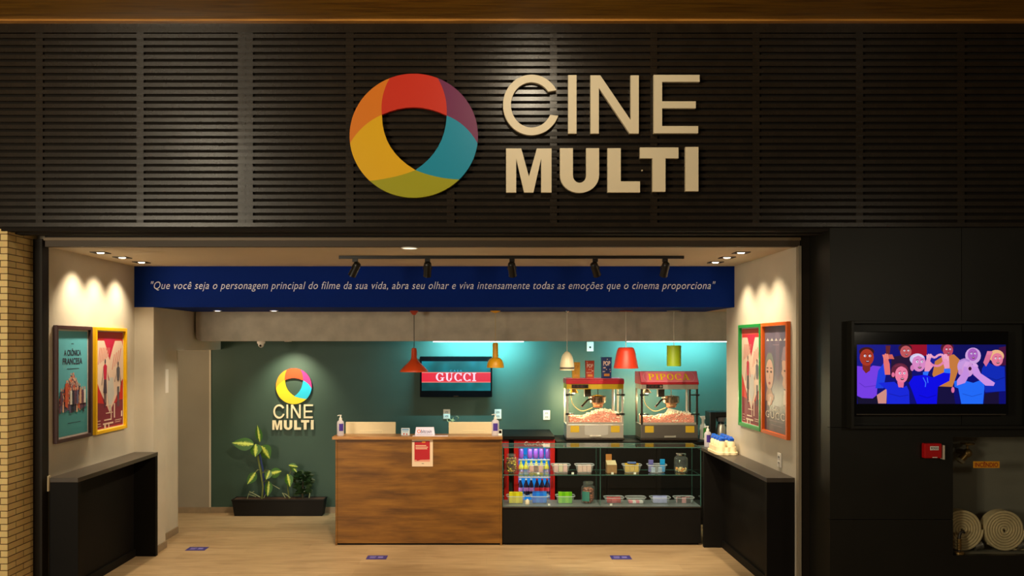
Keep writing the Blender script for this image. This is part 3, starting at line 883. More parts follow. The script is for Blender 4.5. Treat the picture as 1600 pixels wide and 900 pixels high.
pane('front_pane', XM+.001, gw, 0, .006, zb_, zt_)
pane('side_pane', -gw, -gw+.006, .007, gd, zb_+.006, zt_)
pane('side_pane', gw-.006, gw, .007, gd, zb_+.006, zt_)
pane('divider_pane', XM-.003, XM+.003, .05, gd, zb_+.006, zt_)
pane('glass_shelf', -gw+.007, XM-.004, .012, gd, zm_-.008, zm_)
pane('glass_shelf', XM+.004, gw-.007, .012, gd, zm_-.008, zm_)
for x in (-gw+.012, XM-.012, XM+.012, gw-.012):
    for y in (.05, gd-.05): MB().cyl((x, y, zm_-.014), (x, y, zm_-.0085), .006, n=10).build('shelf_support', M_chrome, case)
for px in (843, ):
    tag(MB().box(X(848, 8.6), X(858, 8.6), 8.72, 8.75, zt_+.0085, zt_+.012).build('price_tag', M_white), 'small white tag lying on the glass top of the case', 'tag')

# tubs with sweets
def tub_mesh():
    m = MB(); n = 24
    def ring(w, d, z, rr=.25):
        pts = []
        for i in range(n):
            a = 2*PI*(i+.5)/n
            c, s = math.cos(a), math.sin(a)
            k = (abs(c)**5+abs(s)**5)**(-1/5)
            pts.append((w*c*k, d*s*k, z))
        return pts
    prof = [ring(.072, .056, 0), ring(.074, .058, .003), ring(.094, .072, .078), ring(.102, .080, .080), ring(.102, .080, .086)]
    vs = sum(prof, []); fs = []
    for k in range(len(prof)-1):
        for i in range(n):
            j = (i+1) % n
            fs.append((k*n+i, k*n+j, (k+1)*n+j, (k+1)*n+i))
    fs.append(list(range(n-1, -1, -1)))
    m.add(vs, fs)
    for k in range(n*3, n*5-n): m.m[k] = 1          # the folded lip is opaque white
    return m
tub0 = tub_mesh().build('plastic_tub', [M_tub, mat('tub_rim', RGB(206, 208, 216), .35)], smooth=40)
tub_used = []
def tub(px, zbase, label, wscale=1.0, hs=1.0, D=8.70):
    if not tub_used: o = tub0
    else:
        o = tub0.copy(); COL.objects.link(o)
    tub_used.append(o)
    o.location = (X(px, D), D, zbase+.001); o.scale = (wscale, .95, hs)
    tag(o, label, 'tub', 'clear tubs in the glass case')
    return o
def packs(px, zbase, mats, label, n, kind='box', D=8.70, group=None, h=.06, w=.03, hs=1.0, lift=.006, rows=2):
    """individual packets standing in a tub"""
    rnd = random.Random(int(px*7+zbase*100))
    first = {}
    group = group or label
    cols = max(1, n//rows)
    for i in range(n):
        c, r_ = i % cols, i//cols
        x = X(px, D)+(1.36 if cols > 1 else 1)*(-.052+.104*(c+.5)/cols); y = D-.032+.066*(r_+.5)/rows
        mt = mats[(i) % len(mats)]
        if i == 0 and cols > 1 and kind != 'flat': w = w*1.3
        key = (kind, mt.name, h, w)
        if key not in first:
            m = MB()
            if kind == 'box': m.box(-w/2, w/2, -.009, .009, 0, h)
            elif kind == 'bag':
                m.hexa([(-w/2, -.008, .004), (w/2, -.008, .004), (w/2, .008, .004), (-w/2, .008, .004)], [(-w/2, -.012, h*.5), (w/2, -.012, h*.5), (w/2, .012, h*.5), (-w/2, .012, h*.5)])
                m.hexa([(-w/2, -.012, h*.5), (w/2, -.012, h*.5), (w/2, .012, h*.5), (-w/2, .012, h*.5)], [(-w/2, -.002, h*.92), (w/2, -.002, h*.92), (w/2, .002, h*.92), (-w/2, .002, h*.92)])
                m.box(-w/2, w/2, -.002, .002, h*.92, h); m.box(-w/2, w/2, -.003, .003, 0, .004)
            elif kind == 'flat': m.box(-w/2, w/2, -.035, .035, 0, h)
            o = m.build('candy_pack', mt, bevel=.002)
            first[key] = o
        else:
            o = first[key].copy(); COL.objects.link(o)
        o.location = (x, y, zbase+lift+rnd.uniform(0, .002)); o.rotation_euler = (0, 0, rnd.uniform(-.08, .08))
        tag(o, label, 'candy pack', group)
def cm(n, r, g, b, rough=.35): return mat('candy_'+n, RGB(r, g, b), rough)
UZ, LZ = zm_, zb_+.006
tub(837.5, UZ, 'clear tub of pink sweets before the lit drinks fridge'); packs(837.5, UZ, [cm('pink', 226, 160, 150), cm('brown', 120, 60, 50)], 'pink and brown sweet pack in the tub before the fridge', 6, h=.064, w=.032)
tub(876, UZ, 'clear tub of pink sweets just right of the red fridge door'); packs(876, UZ, [cm('rose', 222, 168, 168), cm('cream', 214, 196, 160)], 'rose and cream sweet pack in the tub right of the fridge', 6, h=.078, w=.032)
tub(913, UZ, 'clear tub of pale pink packs left of the glass divider, upper shelf'); packs(913, UZ, [cm('blush', 226, 182, 172)], 'pale pink pack in the tub left of the divider', 6, h=.07, w=.033)
tub(987, UZ, 'clear tub full of yellow packs on the upper shelf'); packs(987, UZ, [cm('gold', 214, 170, 20)], 'yellow pack in the upper shelf tub', 6, h=.088, w=.034)
packs(987, UZ, [cm('navy', 60, 90, 170)], 'flat blue pack on the yellow packs, upper shelf', 1, 'flat', h=.012, w=.09, lift=.096, rows=1)
tub(1026, UZ, 'clear tub with purple and blue packs on the upper shelf')
packs(1017, UZ, [cm('violet', 110, 104, 176)], 'purple pack in the upper shelf tub', 1, h=.125, w=.05, rows=1)
packs(1035, UZ, [cm('cyan', 30, 150, 222)], 'bright blue pack in the upper shelf tub', 1, h=.132, w=.05, rows=1)
packs(1026, UZ, [cm('silver', 170, 190, 220)], 'small silver-blue pack in the upper shelf tub', 2, h=.05, w=.03, D=8.665, rows=1)
tub(806, LZ, 'clear tub of yellow packs at the left end of the lower shelf'); packs(806, LZ, [cm('lemon', 222, 206, 20), cm('yellow', 206, 186, 10)], 'yellow pack in the lower left tub', 8, h=.112, w=.027)
tub(843, LZ, 'clear tub of blue packs on the lower shelf'); packs(843, LZ, [cm('blue', 0, 96, 214), cm('azure', 20, 120, 226)], 'blue pack in the lower shelf tub', 8, 'bag', h=.118, w=.032)
tub(883, LZ, 'clear tub of lime green packs on the lower shelf'); packs(883, LZ, [cm('lime', 130, 196, 20), cm('green', 100, 176, 10)], 'green pack in the lower shelf tub', 8, h=.112, w=.028)
tub(959, LZ, 'shallow tub of red sweets right of the glass divider', 1.04, .8); packs(959, LZ, [cm('red', 176, 20, 34), cm('crimson', 200, 60, 70)], 'red sweet pack in the shallow tub', 6, 'bag', h=.058, w=.036)
tub(993, LZ, 'shallow tub of white and pink sweets on the lower shelf', 1.04, .8); packs(993, LZ, [cm('hotpink', 236, 130, 150), cm('white', 226, 222, 224)], 'pink and white pack in the shallow tub', 4, 'flat', h=.024, w=.04, rows=1)
tub(1031, LZ, 'shallow tub heaped with lavender packs on the lower shelf', 1.05, .8); packs(1031, LZ, [cm('lavender', 170, 172, 222)], 'lavender pack in the shallow tub', 6, 'bag', h=.074, w=.036)
tub(1068, LZ, 'shallow tub of dark and pink packs at the right end of the lower shelf', 1.05, .8); packs(1068, LZ, [cm('dark', 40, 26, 26), cm('dustypink', 206, 140, 146)], 'dark and pink pack in the rightmost tub', 6, h=.058, w=.033)
# little white figure-like sweets
r = tag(MB().lathe([(0, 0), (.02, 0), (.024, .01), (.02, .04), (.008, .055), (0, .058)], n=14).build('candy_egg', mat('candy_egg_white', RGB(240, 214, 190), .4), smooth=50), 'small pale wrapped egg between the yellow and blue tubs', 'sweet')
r.location = (X(824, 8.64), 8.64, LZ+.001)
# price tags on shelf edges
for i, (px, z, lb) in enumerate(((841, UZ, 'before the fridge'), (895, UZ, 'between two pink tubs'), (957, UZ, 'at the brown carton'), (992, UZ, 'at the yellow upper tub'), (955, LZ, 'at the red shallow tub'), (858, LZ, 'beside the blue tub'))):
    o = MB().box(-.012, .012, 0, .002, 0, .02).build('price_tag', M_white)
    o.location = (X(px, 8.575), 8.575, z+.0012); tag(o, 'small white price tag '+lb, 'price tag', 'price tags in the glass case')

def jar(label, px, D, z, rad, h, lid):
    r = thing('glass_jar', label, 'jar', (X(px, D), D, z+.001), 0)
    k = rad
    MB().lathe([(0, 0), (k*.9, 0), (k, .012), (k, h*.68), (k*.9, h*.78), (k*.66, h*.84), (k*.66, h*.90)], n=28).build('jar_body', M_jar, r, smooth=40)
    if lid is not None:
        MB().lathe([(0, h*.902), (k*.72, h*.902), (k*.74, h*.92), (k*.74, h*.985), (k*.68, h), (0, h)], n=28).build('jar_lid', lid, r, smooth=40)
    else:
        MB().lathe([(k*.66, h*.90), (k*.72, h*.91), (k*.72, h), (k*.64, h), (k*.60, h*.90)], n=28).build('jar_rim', M_jar, r, smooth=40)
    return r
def jar_fill(label, cat, name, px, D, z, rad, h0, n, mats, size, group):
    rnd = random.Random(int(px)); first = {}
    made = 0; layers = max(1, int(h0/(size*1.3)))
    per_l = max(1, n//layers)
    for l in range(layers):
        for i in range(per_l):
            a = 2*PI*i/per_l+l*.6
            rr = (rad*.84-size) if i % 4 else (rad*.84-size)*.4
            mi = rnd.randrange(len(mats))
            if mi not in first:
                m = MB().ball((0, 0, 0), size, size*.9, size*.75, 8, 6)
                m.cyl((size*.8, 0, 0), (size*1.5, 0, .002), size*.15, size*.5, 6)
                m.cyl((-size*.8, 0, 0), (-size*1.5, 0, -.002), size*.15, size*.5, 6)
                o = m.build(name, mats[mi], smooth=50); first[mi] = o
            else:
                o = first[mi].copy(); COL.objects.link(o)
            o.location = (X(px, D)+rr*math.cos(a), D+rr*math.sin(a), z+.008+size*.8+l*size*1.32)
            o.rotation_euler = (rnd.uniform(-.5, .5), rnd.uniform(-.5, .5), a+PI/2)
            tag(o, label, cat, group)
jar('tall clear jar with a few sweets at the right end of the upper shelf', 1064, 8.72, UZ, .072, .198, M_chrome)
jar_fill('orange or cream sweet at the bottom of the clear jar', 'sweet', 'wrapped_candy', 1064, 8.72, UZ, .072, .04, 14, [cm('amber', 226, 150, 70), cm('ivory', 232, 214, 150)], .014, 'sweets in the clear jar')
jar('glass jar of gold foil sweets at the left end of the upper shelf', 799, 8.72, UZ, .066, .19, None)
jar_fill('gold or brown foil sweet in the upper left jar', 'sweet', 'wrapped_candy', 799, 8.72, UZ, .066, .155, 60, [mat('foil_gold', RGB(222, 176, 60), .25, metal=.7), mat('foil_brown', RGB(110, 50, 24), .3, metal=.4), mat('foil_yellow', RGB(230, 196, 70), .25, metal=.6)], .015, 'gold sweets in the jar')
jar('tall jar of brown sweets with a teal label on the lower shelf', 919, 8.72, LZ, .074, .225, M_jar)
jar_fill('copper brown sweet in the lower shelf jar', 'sweet', 'wrapped_candy', 919, 8.72, LZ, .074, .165, 64, [cm('copper', 170, 90, 60), cm('cocoa', 130, 66, 44)], .016, 'brown sweets in the lower jar')
jl = [o for o in COL.objects if o.name.startswith('glass_jar')][-1]
m = MB()
for i in range(8):
    a0 = -PI/2-1.1+1.15*i/8; a1 = -PI/2-1.1+1.15*(i+1)/8
    m.add([(.0748*math.cos(a0), .0748*math.sin(a0), .03), (.0748*math.cos(a1), .0748*math.sin(a1), .03), (.0748*math.cos(a1), .0748*math.sin(a1), .13), (.0748*math.cos(a0), .0748*math.sin(a0), .13)], [(0, 1, 2, 3)])
m.build('jar_label', mat('teal_label', RGB(60, 130, 120), .5), jl, fix=False)
# brown carton with raised back card
r = thing('snack_carton', 'brown snack carton with raised back card on the upper shelf', 'carton', (X(955, 8.70), 8.70, UZ+.001))
M_kraft = mat('kraft_card', RGB(150, 112, 72), .7, var=.1, scale=30)
MB().hexa([(-.052, -.05, 0), (.052, -.05, 0), (.052, .05, 0), (-.052, .05, 0)], [(-.052, -.05, .085), (.052, -.05, .085), (.052, .05, .12), (-.052, .05, .12)]).build('carton_body', M_kraft, r, bevel=.002)
MB().box(-.05, .012, .046, .0495, .118, .185).build('back_card', mat('amber_card', RGB(176, 112, 50), .6), r)
MB().hexa([(-.05, -.049, .0855), (.05, -.049, .0855), (.05, .044, .1185), (-.05, .044, .1185)], [(-.05, -.049, .0885), (.05, -.049, .0885), (.05, .044, .1215), (-.05, .044, .1215)]).build('lid_flap', mat('carton_cream', RGB(206, 188, 150), .6), r)

# ------------------------------------------------------------------ drinks fridges and back worktop
M_red = mat('fridge_red', RGB(196, 24, 24), .35)
M_redin = mat('fridge_inside', RGB(200, 215, 235), .5)
def fridge(label, xc, lit):
    D = 9.45; w = .2325; h = .985; d = .5
    r = thing('drinks_fridge', label, 'fridge', (xc, D, 0))
    t = .03
    m = MB().box(-w, w, .03, d, .04, .09).box(-w, w, .03, d, h-t, h).box(-w, -w+t, .03, d, .09, h-t).box(w-t, w, .03, d, .09, h-t).box(-w+t, w-t, d-t, d, .09, h-t)
    m.build('cabinet', [M_red], r)
    MB().box(-w+t, w-t, d-t-.006, d-t-.001, .09, h-t).build('back_liner', emit('fridge_glow', (.01, .28, .9), .75) if lit else M_black, r)
    f = .052
    m = MB().box(-w, -w+f, 0, .028, .05, h-.004).box(w-f, w, 0, .028, .05, h-.004).box(-w+f, w-f, 0, .028, h-.085, h-.004).box(-w+f, w-f, 0, .028, .05, .28)
    dr = m.build('door', [M_red], r, bevel=.003)
    MB().box(-w+f, w-f, .010, .016, .28, h-.085).build('door_glass', M_thin, dr)
    MB().box(w-f+.012, w-f+.03, -.03, -.001, .45, .72).build('handle', mat('fridge_handle', RGB(150, 20, 20), .4), dr, bevel=.004)
    m = MB()
    text_on(m, 'Coca-Cola', -.115, .115, h-.07, h-.025, -.0015, shear=.3, offset=.01)
    m.build('lettering', M_white, dr, fix=False)
    MB().box(w-.15, w-.06, -.003, -.0005, .30, .325).build('badge', mat('fridge_badge', RGB(130, 120, 130), .4), dr)
    for z in (.33, .545, .745):
        m = MB()
        for i in range(12):
            x = -w+t+.006+(2*w-2*t-.012)*i/11
            m.cyl((x, .05, z), (x, d-t-.01, z), .002, n=6)
        m.box(-w+t+.002, w-t-.002, .045, .05, z-.004, z+.008).box(-w+t+.002, w-t-.002, d-t-.014, d-t-.008, z-.004, z+.004)
        m.build('wire_shelf', M_white, r)
    for sx in (-1, 1):
        for y in (.06, d-.04):
            MB().cyl((sx*(w-.04), y, 0), (sx*(w-.04), y, .045), .018, n=12).build('foot', M_black, r)
    if lit:
        MB().box(-w+t+.004, -w+t+.016, .05, .07, .12, h-.09).build('light_strip', emit('fridge_strip', (.75, .9, 1), 3), r)
        MB().box(w-t-.016, w-t-.004, .05, .07, .12, h-.09).build('light_strip', emit('fridge_strip', (.75, .9, 1), 3), r)
    return r
fridge('red drinks fridge with lit glass door behind the display case', X(835, 9.45), True)
lamp('AREA', 'fridge_light', (X(835, 9.45), 9.49, .885), 1.6, (.7, .85, 1), target=(X(835, 9.45), 9.62, .3), shape='RECTANGLE', size=.3, size_y=.03)
fridge('red drinks fridge mostly hidden behind the wooden counter', X(763, 9.45), False)
def drink(name, label, mats, px, D, z, group, store, kind):
    if kind not in store:
        r = thing(name, label, 'bottle' if kind != 'can' else 'can', (0, 0, 0), 0, group)
        if kind == 'can':
            MB().lathe([(0, 0), (.024, 0), (.03, .008), (.03, .105), (.025, .115), (0, .113)], n=18).build('can_body', mats[0], r, smooth=40)
            MB().lathe([(.0255, .1155), (.0265, .118), (.024, .118), (.022, .1145), (0, .1145)], n=18).build('can_lid', M_chrome, r, smooth=40)
        else:
            MB().lathe([(0, 0), (.026, 0), (.03, .008), (.03, .10), (.027, .115), (.012, .155), (.011, .172), (0, .172)], n=18).build('bottle_body', mats[0], r, smooth=40)
            MB().lathe([(.0305, .045), (.0306, .088)], n=18).build('label_band', mats[1], r, smooth=40)
            MB().lathe([(0, .170), (.0135, .170), (.0135, .186), (0, .187)], n=14).build('cap', mats[2], r, smooth=40)
        store[kind] = r
    else:
        r = dup(store[kind], (0, 0, 0), label=label, group=group)
    r.location = (X(px, D), D, z)
ST = {}
for i, px in enumerate((814, 828, 837, 846, 856)):
    drink('soda_can', 'purple can on the top shelf of the lit fridge', [mat('can_purple', RGB(120, 60, 130), .3), M_white, M_chrome], px, 9.60, .749, 'purple cans in the fridge', ST, 'can')
for i, px in enumerate((814, 822, 830, 838, 846, 854)):
    drink('juice_bottle', 'yellow juice bottle on the middle shelf of the lit fridge', [mat('juice_yellow', RGB(200, 190, 60), .3), mat('juice_label', RGB(170, 150, 90), .4), mat('cap_green', RGB(120, 150, 60), .4)], px, 9.58, .549, 'juice bottles in the fridge', ST, 'juice')
for i, px in enumerate((813, 822, 830)):
    drink('soda_bottle', 'dark bottle with lilac label on the lowest fridge shelf', [mat('cola_dark', RGB(30, 24, 50), .15), mat('label_lilac', RGB(186, 120, 196), .4), mat('cap_white', RGB(210, 220, 240), .4)], px, 9.57, .334, 'lilac label bottles in the fridge', ST, 'lilac')
for i, px in enumerate((839, 847, 855)):
    drink('soda_bottle', 'dark bottle with red label on the lowest fridge shelf', [mat('cola_dark', RGB(30, 24, 50), .15), mat('label_red', RGB(190, 40, 56), .4), mat('cap_red', RGB(180, 30, 36), .4)], px, 9.57, .334, 'red label bottles in the fridge', ST, 'redb')
tag(MB().box(-.22, X(866.5, 9.42), 9.41, 10.17, .987, 1.025).build('fridge_top_board', M_blacklam, bevel=.003), 'dark board lying across the two red fridges', 'board')
WZ = .955
bx0, bx1 = X(869, 9.5), 3.09
wk = thing('back_worktop', 'long black worktop cabinet carrying the popcorn machines', 'cabinet', ((bx0+bx1)/2, 9.48, 0))
bw = (bx1-bx0)/2
MB().box(-bw, bw, 0, .70, WZ-.035, WZ).build('worktop', M_blacklam, wk, bevel=.003)
MB().box(-bw+.01, bw-.01, .045, .70, .0, WZ-.035).build('carcass', M_blacklam, wk)
n = 4
for i in range(n):
    a = -bw+.015+(2*bw-.03)*i/n; b = -bw+.015+(2*bw-.03)*(i+1)/n
    dr = MB().box(a+.003, b-.003, .025, .044, .08, WZ-.042).build('door', M_blacklam, wk, bevel=.002)
    MB().box(b-.05, b-.035, .012, .025, .55, .72).build('handle', M_blackframe, dr, bevel=.003)

# ------------------------------------------------------------------ popcorn machines
M_pinkred = mat('machine_red', RGB(190, 34, 50), .35, var=.08, scale=6)
M_pink = mat('machine_pink', RGB(248, 118, 140), .4)
M_darkmetal = mat('dark_metal', RGB(60, 52, 46), .4, metal=.6)
M_kettle = mat('kettle_steel', RGB(176, 150, 128), .25, metal=1)
M_copper = mat('kettle_copper', RGB(170, 110, 80), .3, metal=1)
M_yellowlab = mat('yellow_label', RGB(200, 164, 30), .5)
M_yellowpanel = mat('yellow_panel', RGB(196, 160, 20), .4)
M_cable = mat('cream_cable', RGB(190, 176, 120), .5)
# slab serif glyphs for the machine sign and the screen
def g_I(h=1, st=.2, se=.11, sw=.42): return [rect(-st/2+sw/2, 0, st/2+sw/2, h), rect(0, 0, sw, se), rect(0, h-se, sw, h)], sw
def arcband(cx, cz, ro, zo, ri, zi, a0, a1, n=20):
    o = ellipse(cx, cz, ro, zo, n, math.radians(a0), math.radians(a1)); i = ellipse(cx, cz, ri, zi, n, math.radians(a0), math.radians(a1))
    return [[o[k], o[k+1], i[k+1], i[k]] for k in range(n-1)]
def g_P(st=.2, se=.11):
    p = [rect(.06, 0, .06+st, 1), rect(0, 0, .36, se), rect(0, 1-se, .34, 1), rect(.2, .42, .40, .42+se)]
    p += arcband(.38, .71, .34, .29, .15, .19, -90, 90)
    return p, .74
def g_O(): return arcband(.42, .5, .42, .51, .22, .41, 0, 360, 33), .84
def g_C(): return arcband(.42, .5, .42, .51, .22, .42, 42, 318, 28)+[rect(.66, .66, .78, .98), rect(.68, .02, .78, .22)], .82
def g_A():
    p = [[(.06, .0), (.17, .0), (.46, 1), (.36, 1)], [(.34, 1), (.52, 1), (.82, 0), (.6, 0)], rect(.2, .28, .66, .38), rect(-.02, 0, .28, .1), rect(.5, 0, .9, .1)]
    return p, .88
def g_G(): return arcband(.42, .5, .42, .51, .22, .42, 40, 325, 28)+[rect(.66, .66, .76, .98), rect(.62, .04, .8, .42), rect(.5, .36, .9, .45)], .88
def g_U():
    p = [rect(.08, .35, .28, 1), rect(.62, .3, .70, 1), rect(0, .93, .38, 1), rect(.52, .93, .82, 1)]
    p += arcband(.39, .36, .31, .37, .11, .29, 180, 360, 20)
    return p, .82
def serif(txt, gap=.12):
    G = {'I': g_I, 'P': g_P, 'O': g_O, 'C': g_C, 'A': g_A, 'G': g_G, 'U': g_U}
    out = []; x = 0
    for ch in txt:
        ps, w = G[ch]()
        out += [[(p[0]+x, p[1]) for p in poly] for poly in ps]
        x += w+gap
    return out, x-gap

def popcorn_machine(label, loc, sign):
    r = thing('popcorn_machine', label, 'popcorn machine', loc, 0, None)
    w = .327; d = .36
    MB().box(-w-.008, w+.008, -.03, d, .012, .035).box(-w+.01, w-.01, 0, d-.01, 0, .012).build('tray', M_darkmetal, r, bevel=.004)
    MB().box(-w, w, 0, d, .035, .19).build('base', mat('grey_steel', RGB(110, 104, 98), .4, metal=.6) if sign else M_steel, r, bevel=.004)
    MB().box(-.06, .07, -.012, -.001, .042, .064).build('drawer_pull', M_steel, r, bevel=.003)
    if not sign:
        m = MB().prism([(-.12+.0, .075)]+[(-.12+.27*(i/12), .075-.02*math.sin(PI*i/12)) for i in range(1, 12)]+[(.15, .075), (.15, .185), (-.12, .185)], -.004, -.0005, 'y')
        m.build('front_plate', mat('plate_steel', RGB(206, 202, 194), .4, metal=.5), r)
    for s, a in ((-1, -w+.045), (1, w-.145)):
        MB().box(a, a+.10, -.004, -.0005, .10, .175).build('warning_label', M_yellowlab, r)
    for sx in (-1, 1):
        for y in (.0, d-.022):
            MB().box(*sorted((sx*w, sx*(w-.022))), y, y+.022, .19, .60).build('post', M_steel if not sign else M_darkmetal, r, bevel=.002)
    # glazing
    for sx in (-1, 1):
        MB().box(*sorted((sx*(w-.008), sx*(w-.012))), .024, d-.024, .192, .595).build('side_glass', M_thin, r)
    for sx in (-1, 1):
        dr = MB().box(*sorted((sx*.004, sx*(w-.026))), .004, .008, .225, .592).build('door_glass', M_thin, r)
        for z in (.31, .53):
            m = MB().box(*sorted((sx*(w+.014), sx*(w-.028))), -.012, .0, z-.011, z+.011)
            m.box(*sorted((sx*(w-.028), sx*(w-.085))), -.008, .003, z-.007, z+.007)
            m.build('hinge', M_black, dr)
    MB().box(-w+.022, w-.022, .001, .012, .19, .215).build('door_sill', M_steel, r)
    # head with controls
    MB().box(-w, w, 0, d, .595, .655).build('control_head', M_yellowpanel if not sign else M_steel, r, bevel=.003)
    m = MB().box(-w+.06, -w+.25, -.003, -.0005, .605, .648, 0)
    for i in range(3): m.box(-w+.072+.045*i, -w+.10+.045*i, -.008, -.003, .616, .640, 1)
    m.cyl((-w+.225, -.012, .627), (-w+.225, -.003, .627), .014, n=16, mi=2)
    m.build('switch_panel', [M_black, mat('switch_face', RGB(70, 30, 26), .4), M_chrome], r)
    if sign:
        # pitched red roof with a leaning sign board
        prof = [(-.012, .650), (d+.004, .650), (d+.004, .79), (.10, .80), (.085, .798), (-.012, .672)]
        MB().prism(prof, -w-.006, w+.006, 'x').build('roof', M_pinkred, r, bevel=.003)
        e0 = Vector((0, -.012, .672)); e1 = Vector((0, .085, .798))
        up = (e1-e0); Lg = up.length; up.normalize(); nrm = Vector((0, -up.z, up.y))
        def on(u, v, k=0): return tuple(e0+Vector((u, 0, 0))+up*(v*Lg)+nrm*(.002+k))
        m = MB()
        m.add([on(-w, .03), on(w, .03), on(w, .97), on(-w, .97)], [(0, 1, 2, 3)], 0)
        # border line with notched corners
        def line(pts, th, mi, k):
            for a, b in zip(pts, pts[1:]):
                d_ = Vector((b[0]-a[0], b[1]*Lg-a[1]*Lg)); nn = Vector((-d_.y, d_.x)).normalized()*th
                m.add([on(a[0]+nn.x, a[1]+nn.y/Lg, k), on(b[0]+nn.x, b[1]+nn.y/Lg, k), on(b[0]-nn.x, b[1]-nn.y/Lg, k), on(a[0]-nn.x, a[1]-nn.y/Lg, k)], [(0, 1, 2, 3)], mi)
        a, b = w-.03, w-.06
        line([(-b, .12), (b, .12), (a-.01, .3), (a, .5), (a-.01, .7), (b, .88), (-b, .88), (-a+.01, .7), (-a, .5), (-a+.01, .3), (-b, .12)], .003, 1, .0006)
        ps, tw = serif('PIPOCA', .14)
        for p in ps:
            m.add([on(-.235+x/tw*.47, .22+z*.56, .0012) for x, z in p], [list(range(len(p)))], 2)
        m.build('sign_face', [M_pink, mat('sign_line', RGB(244, 170, 170), .5), mat('sign_yellow', RGB(255, 220, 0), .45)], r, fix=False)
    else:
        prof = [(-.012, .655), (d+.004, .655), (d+.004, .705), (.02, .715), (-.012, .70)]
        MB().prism(prof, -w-.006, w+.006, 'x').build('roof', M_pinkred, r, bevel=.003)
        MB().box(-w, w, .015, d-.01, .7135, .7165).build('roof_lid', M_pink, r)
    # works inside: kettle, drive, lamp, cable
    kx = .055
    k = MB().lathe([(0, .385), (.055, .385), (.062, .392), (.072, .42), (.094, .432), (.096, .50), (.099, .505), (.092, .505), (.088, .44), (0, .43)], (kx, .17, 0), 28, 0).build('kettle', M_kettle, r, smooth=35)
    MB().lathe([(0, .375), (.050, .375), (.058, .384), (.058, .392)], (kx, .17, 0), 24).build('heating_base', M_copper, k, smooth=35)
    MB().lathe([(0, .5055), (.075, .5055), (.078, .510), (.02, .522), (0, .524)], (kx, .17, 0), 24).build('kettle_lid', M_kettle, k, smooth=35)
    MB().cyl((kx, .17, .52), (kx, .17, .596), .006, n=10).build('drive_rod', M_chrome, r)
    MB().tube([(kx-.09, .15, .475), (kx-.13, .12, .46), (kx-.20, .08, .39)], [.010, .011, .013], 10).build('tip_handle', M_black, k, smooth=50)
    MB().box(kx-.16, kx-.085, .13, .21, .50, .594).build('motor_box', M_darkmetal, r, bevel=.004)
    MB().cyl((kx-.10, .17, .50), (kx-.05, .17, .47), .02, n=12).build('kettle_arm', M_steel, r)
    MB().lathe([(.018, .594), (.035, .575), (.055, .545), (.053, .545), (.033, .572), (.016, .590)], (-w+.10, .17, 0), 20).build('lamp_shade', M_steel, r, smooth=40)
    MB().ball((-w+.10, .17, .552), .022, mi=0).build('bulb', emit('machine_bulb', (1, .85, .55), 7), r, smooth=60)
    pts = [(-w+.07, .22, .58), (-w+.075, .22, .48), (-w+.10, .22, .40), (-w+.16, .21, .345), (-w+.22, .20, .33), (kx-.06, .18, .37)]
    def sp(pts):
        o = []
        for i in range(len(pts)-1):
            p0, p1, p2, p3 = [Vector(pts[max(0, min(len(pts)-1, i+j))]) for j in (-1, 0, 1, 2)]
            for t in (0, .25, .5, .75):
                o.append(.5*((2*p1)+(p2-p0)*t+(2*p0-5*p1+4*p2-p3)*t*t+(3*p1-p0-3*p2+p3)*t**3))
        return o+[Vector(pts[-1])]
    MB().tube(sp(pts), .0045, 8).build('cable', M_cable, r, smooth=60)
    MB().cyl((w-.105, .10, .195), (w-.105, .10, .594), .016, n=12).build('inner_post', M_steel, r, smooth=40)
    if sign:
        MB().hexa([(-.03, .12, .30), (.23, .12, .235), (.23, .125, .235), (-.03, .125, .30)], [(.01, .12, .372), (.22, .12, .32), (.22, .125, .32), (.01, .125, .372)]).build('chute_plate', mat('chute_white', RGB(226, 216, 196), .5), r)
    return r
def popcorn_pile(label, loc, peak):
    rnd = random.Random(int(loc[0]*100))
    m = MB(); w = .29; n = 26
    vs = []
    hh = lambda u, y: .085+.018*math.sin(u*9)+.012*math.sin(u*23+y*30)+peak*math.exp(-((u-.1)/.14)**2)*.05
    for j in range(6):
        for i in range(n+1):
            u = -w+2*w*i/n; y = .03+.28*j/5
            vs.append((u, y, hh(u, y)+rnd.uniform(-.004, .004)))
    fs = [(j*(n+1)+i, j*(n+1)+i+1, (j+1)*(n+1)+i+1, (j+1)*(n+1)+i) for j in range(5) for i in range(n)]
    m.add(vs, fs, 0)
    m.add([(-w, .028, 0), (w, .028, 0)]+[(-w+2*w*i/n, .028, vs[i][2]) for i in range(n, -1, -1)], [list(range(n+3))], 0)
    m.add([(-w, .03, 0), (-w, .31, 0), (-w, .31, .08), (-w, .03, .08)], [(0, 1, 2, 3)], 0)
    m.add([(w, .03, 0), (w, .31, 0), (w, .31, .08), (w, .03, .08)], [(0, 1, 2, 3)], 0)
    for i in range(620):
        u = rnd.uniform(-w, w); front = rnd.random() < .5
        y = .026 if front else rnd.uniform(.03, .29)
        z = rnd.uniform(.006, hh(u, .03)) if front else hh(u, y)+.003
        s = rnd.uniform(.007, .012)
        mi = 1 if (not front and u > -.05 and rnd.random() < .75) or rnd.random() < .12 else 0
        m.ball((u, y, z), s, s*.9, s*.85, 6, 4, mi)
    if peak:
        for i in range(60):
            u = .05+rnd.gauss(0, .09); y = rnd.uniform(.03, .10)
            z = hh(u, y)+rnd.uniform(0, .03)
            s = rnd.uniform(.008, .013)
            m.ball((min(w-.02, max(-w+.02, u)), y, z), s, s*.9, s*.85, 6, 4, 1)
    o = m.build('popcorn_pile', [mat('pink_popcorn', RGB(238, 164, 140), .7, var=.15, scale=60), mat('white_popcorn', RGB(246, 236, 210), .7)], smooth=50)
    o.location = loc
    tag(o, label, 'popcorn', kind='stuff')
m1 = (1.247, 9.55, WZ); m2 = (2.096, 9.52, WZ)
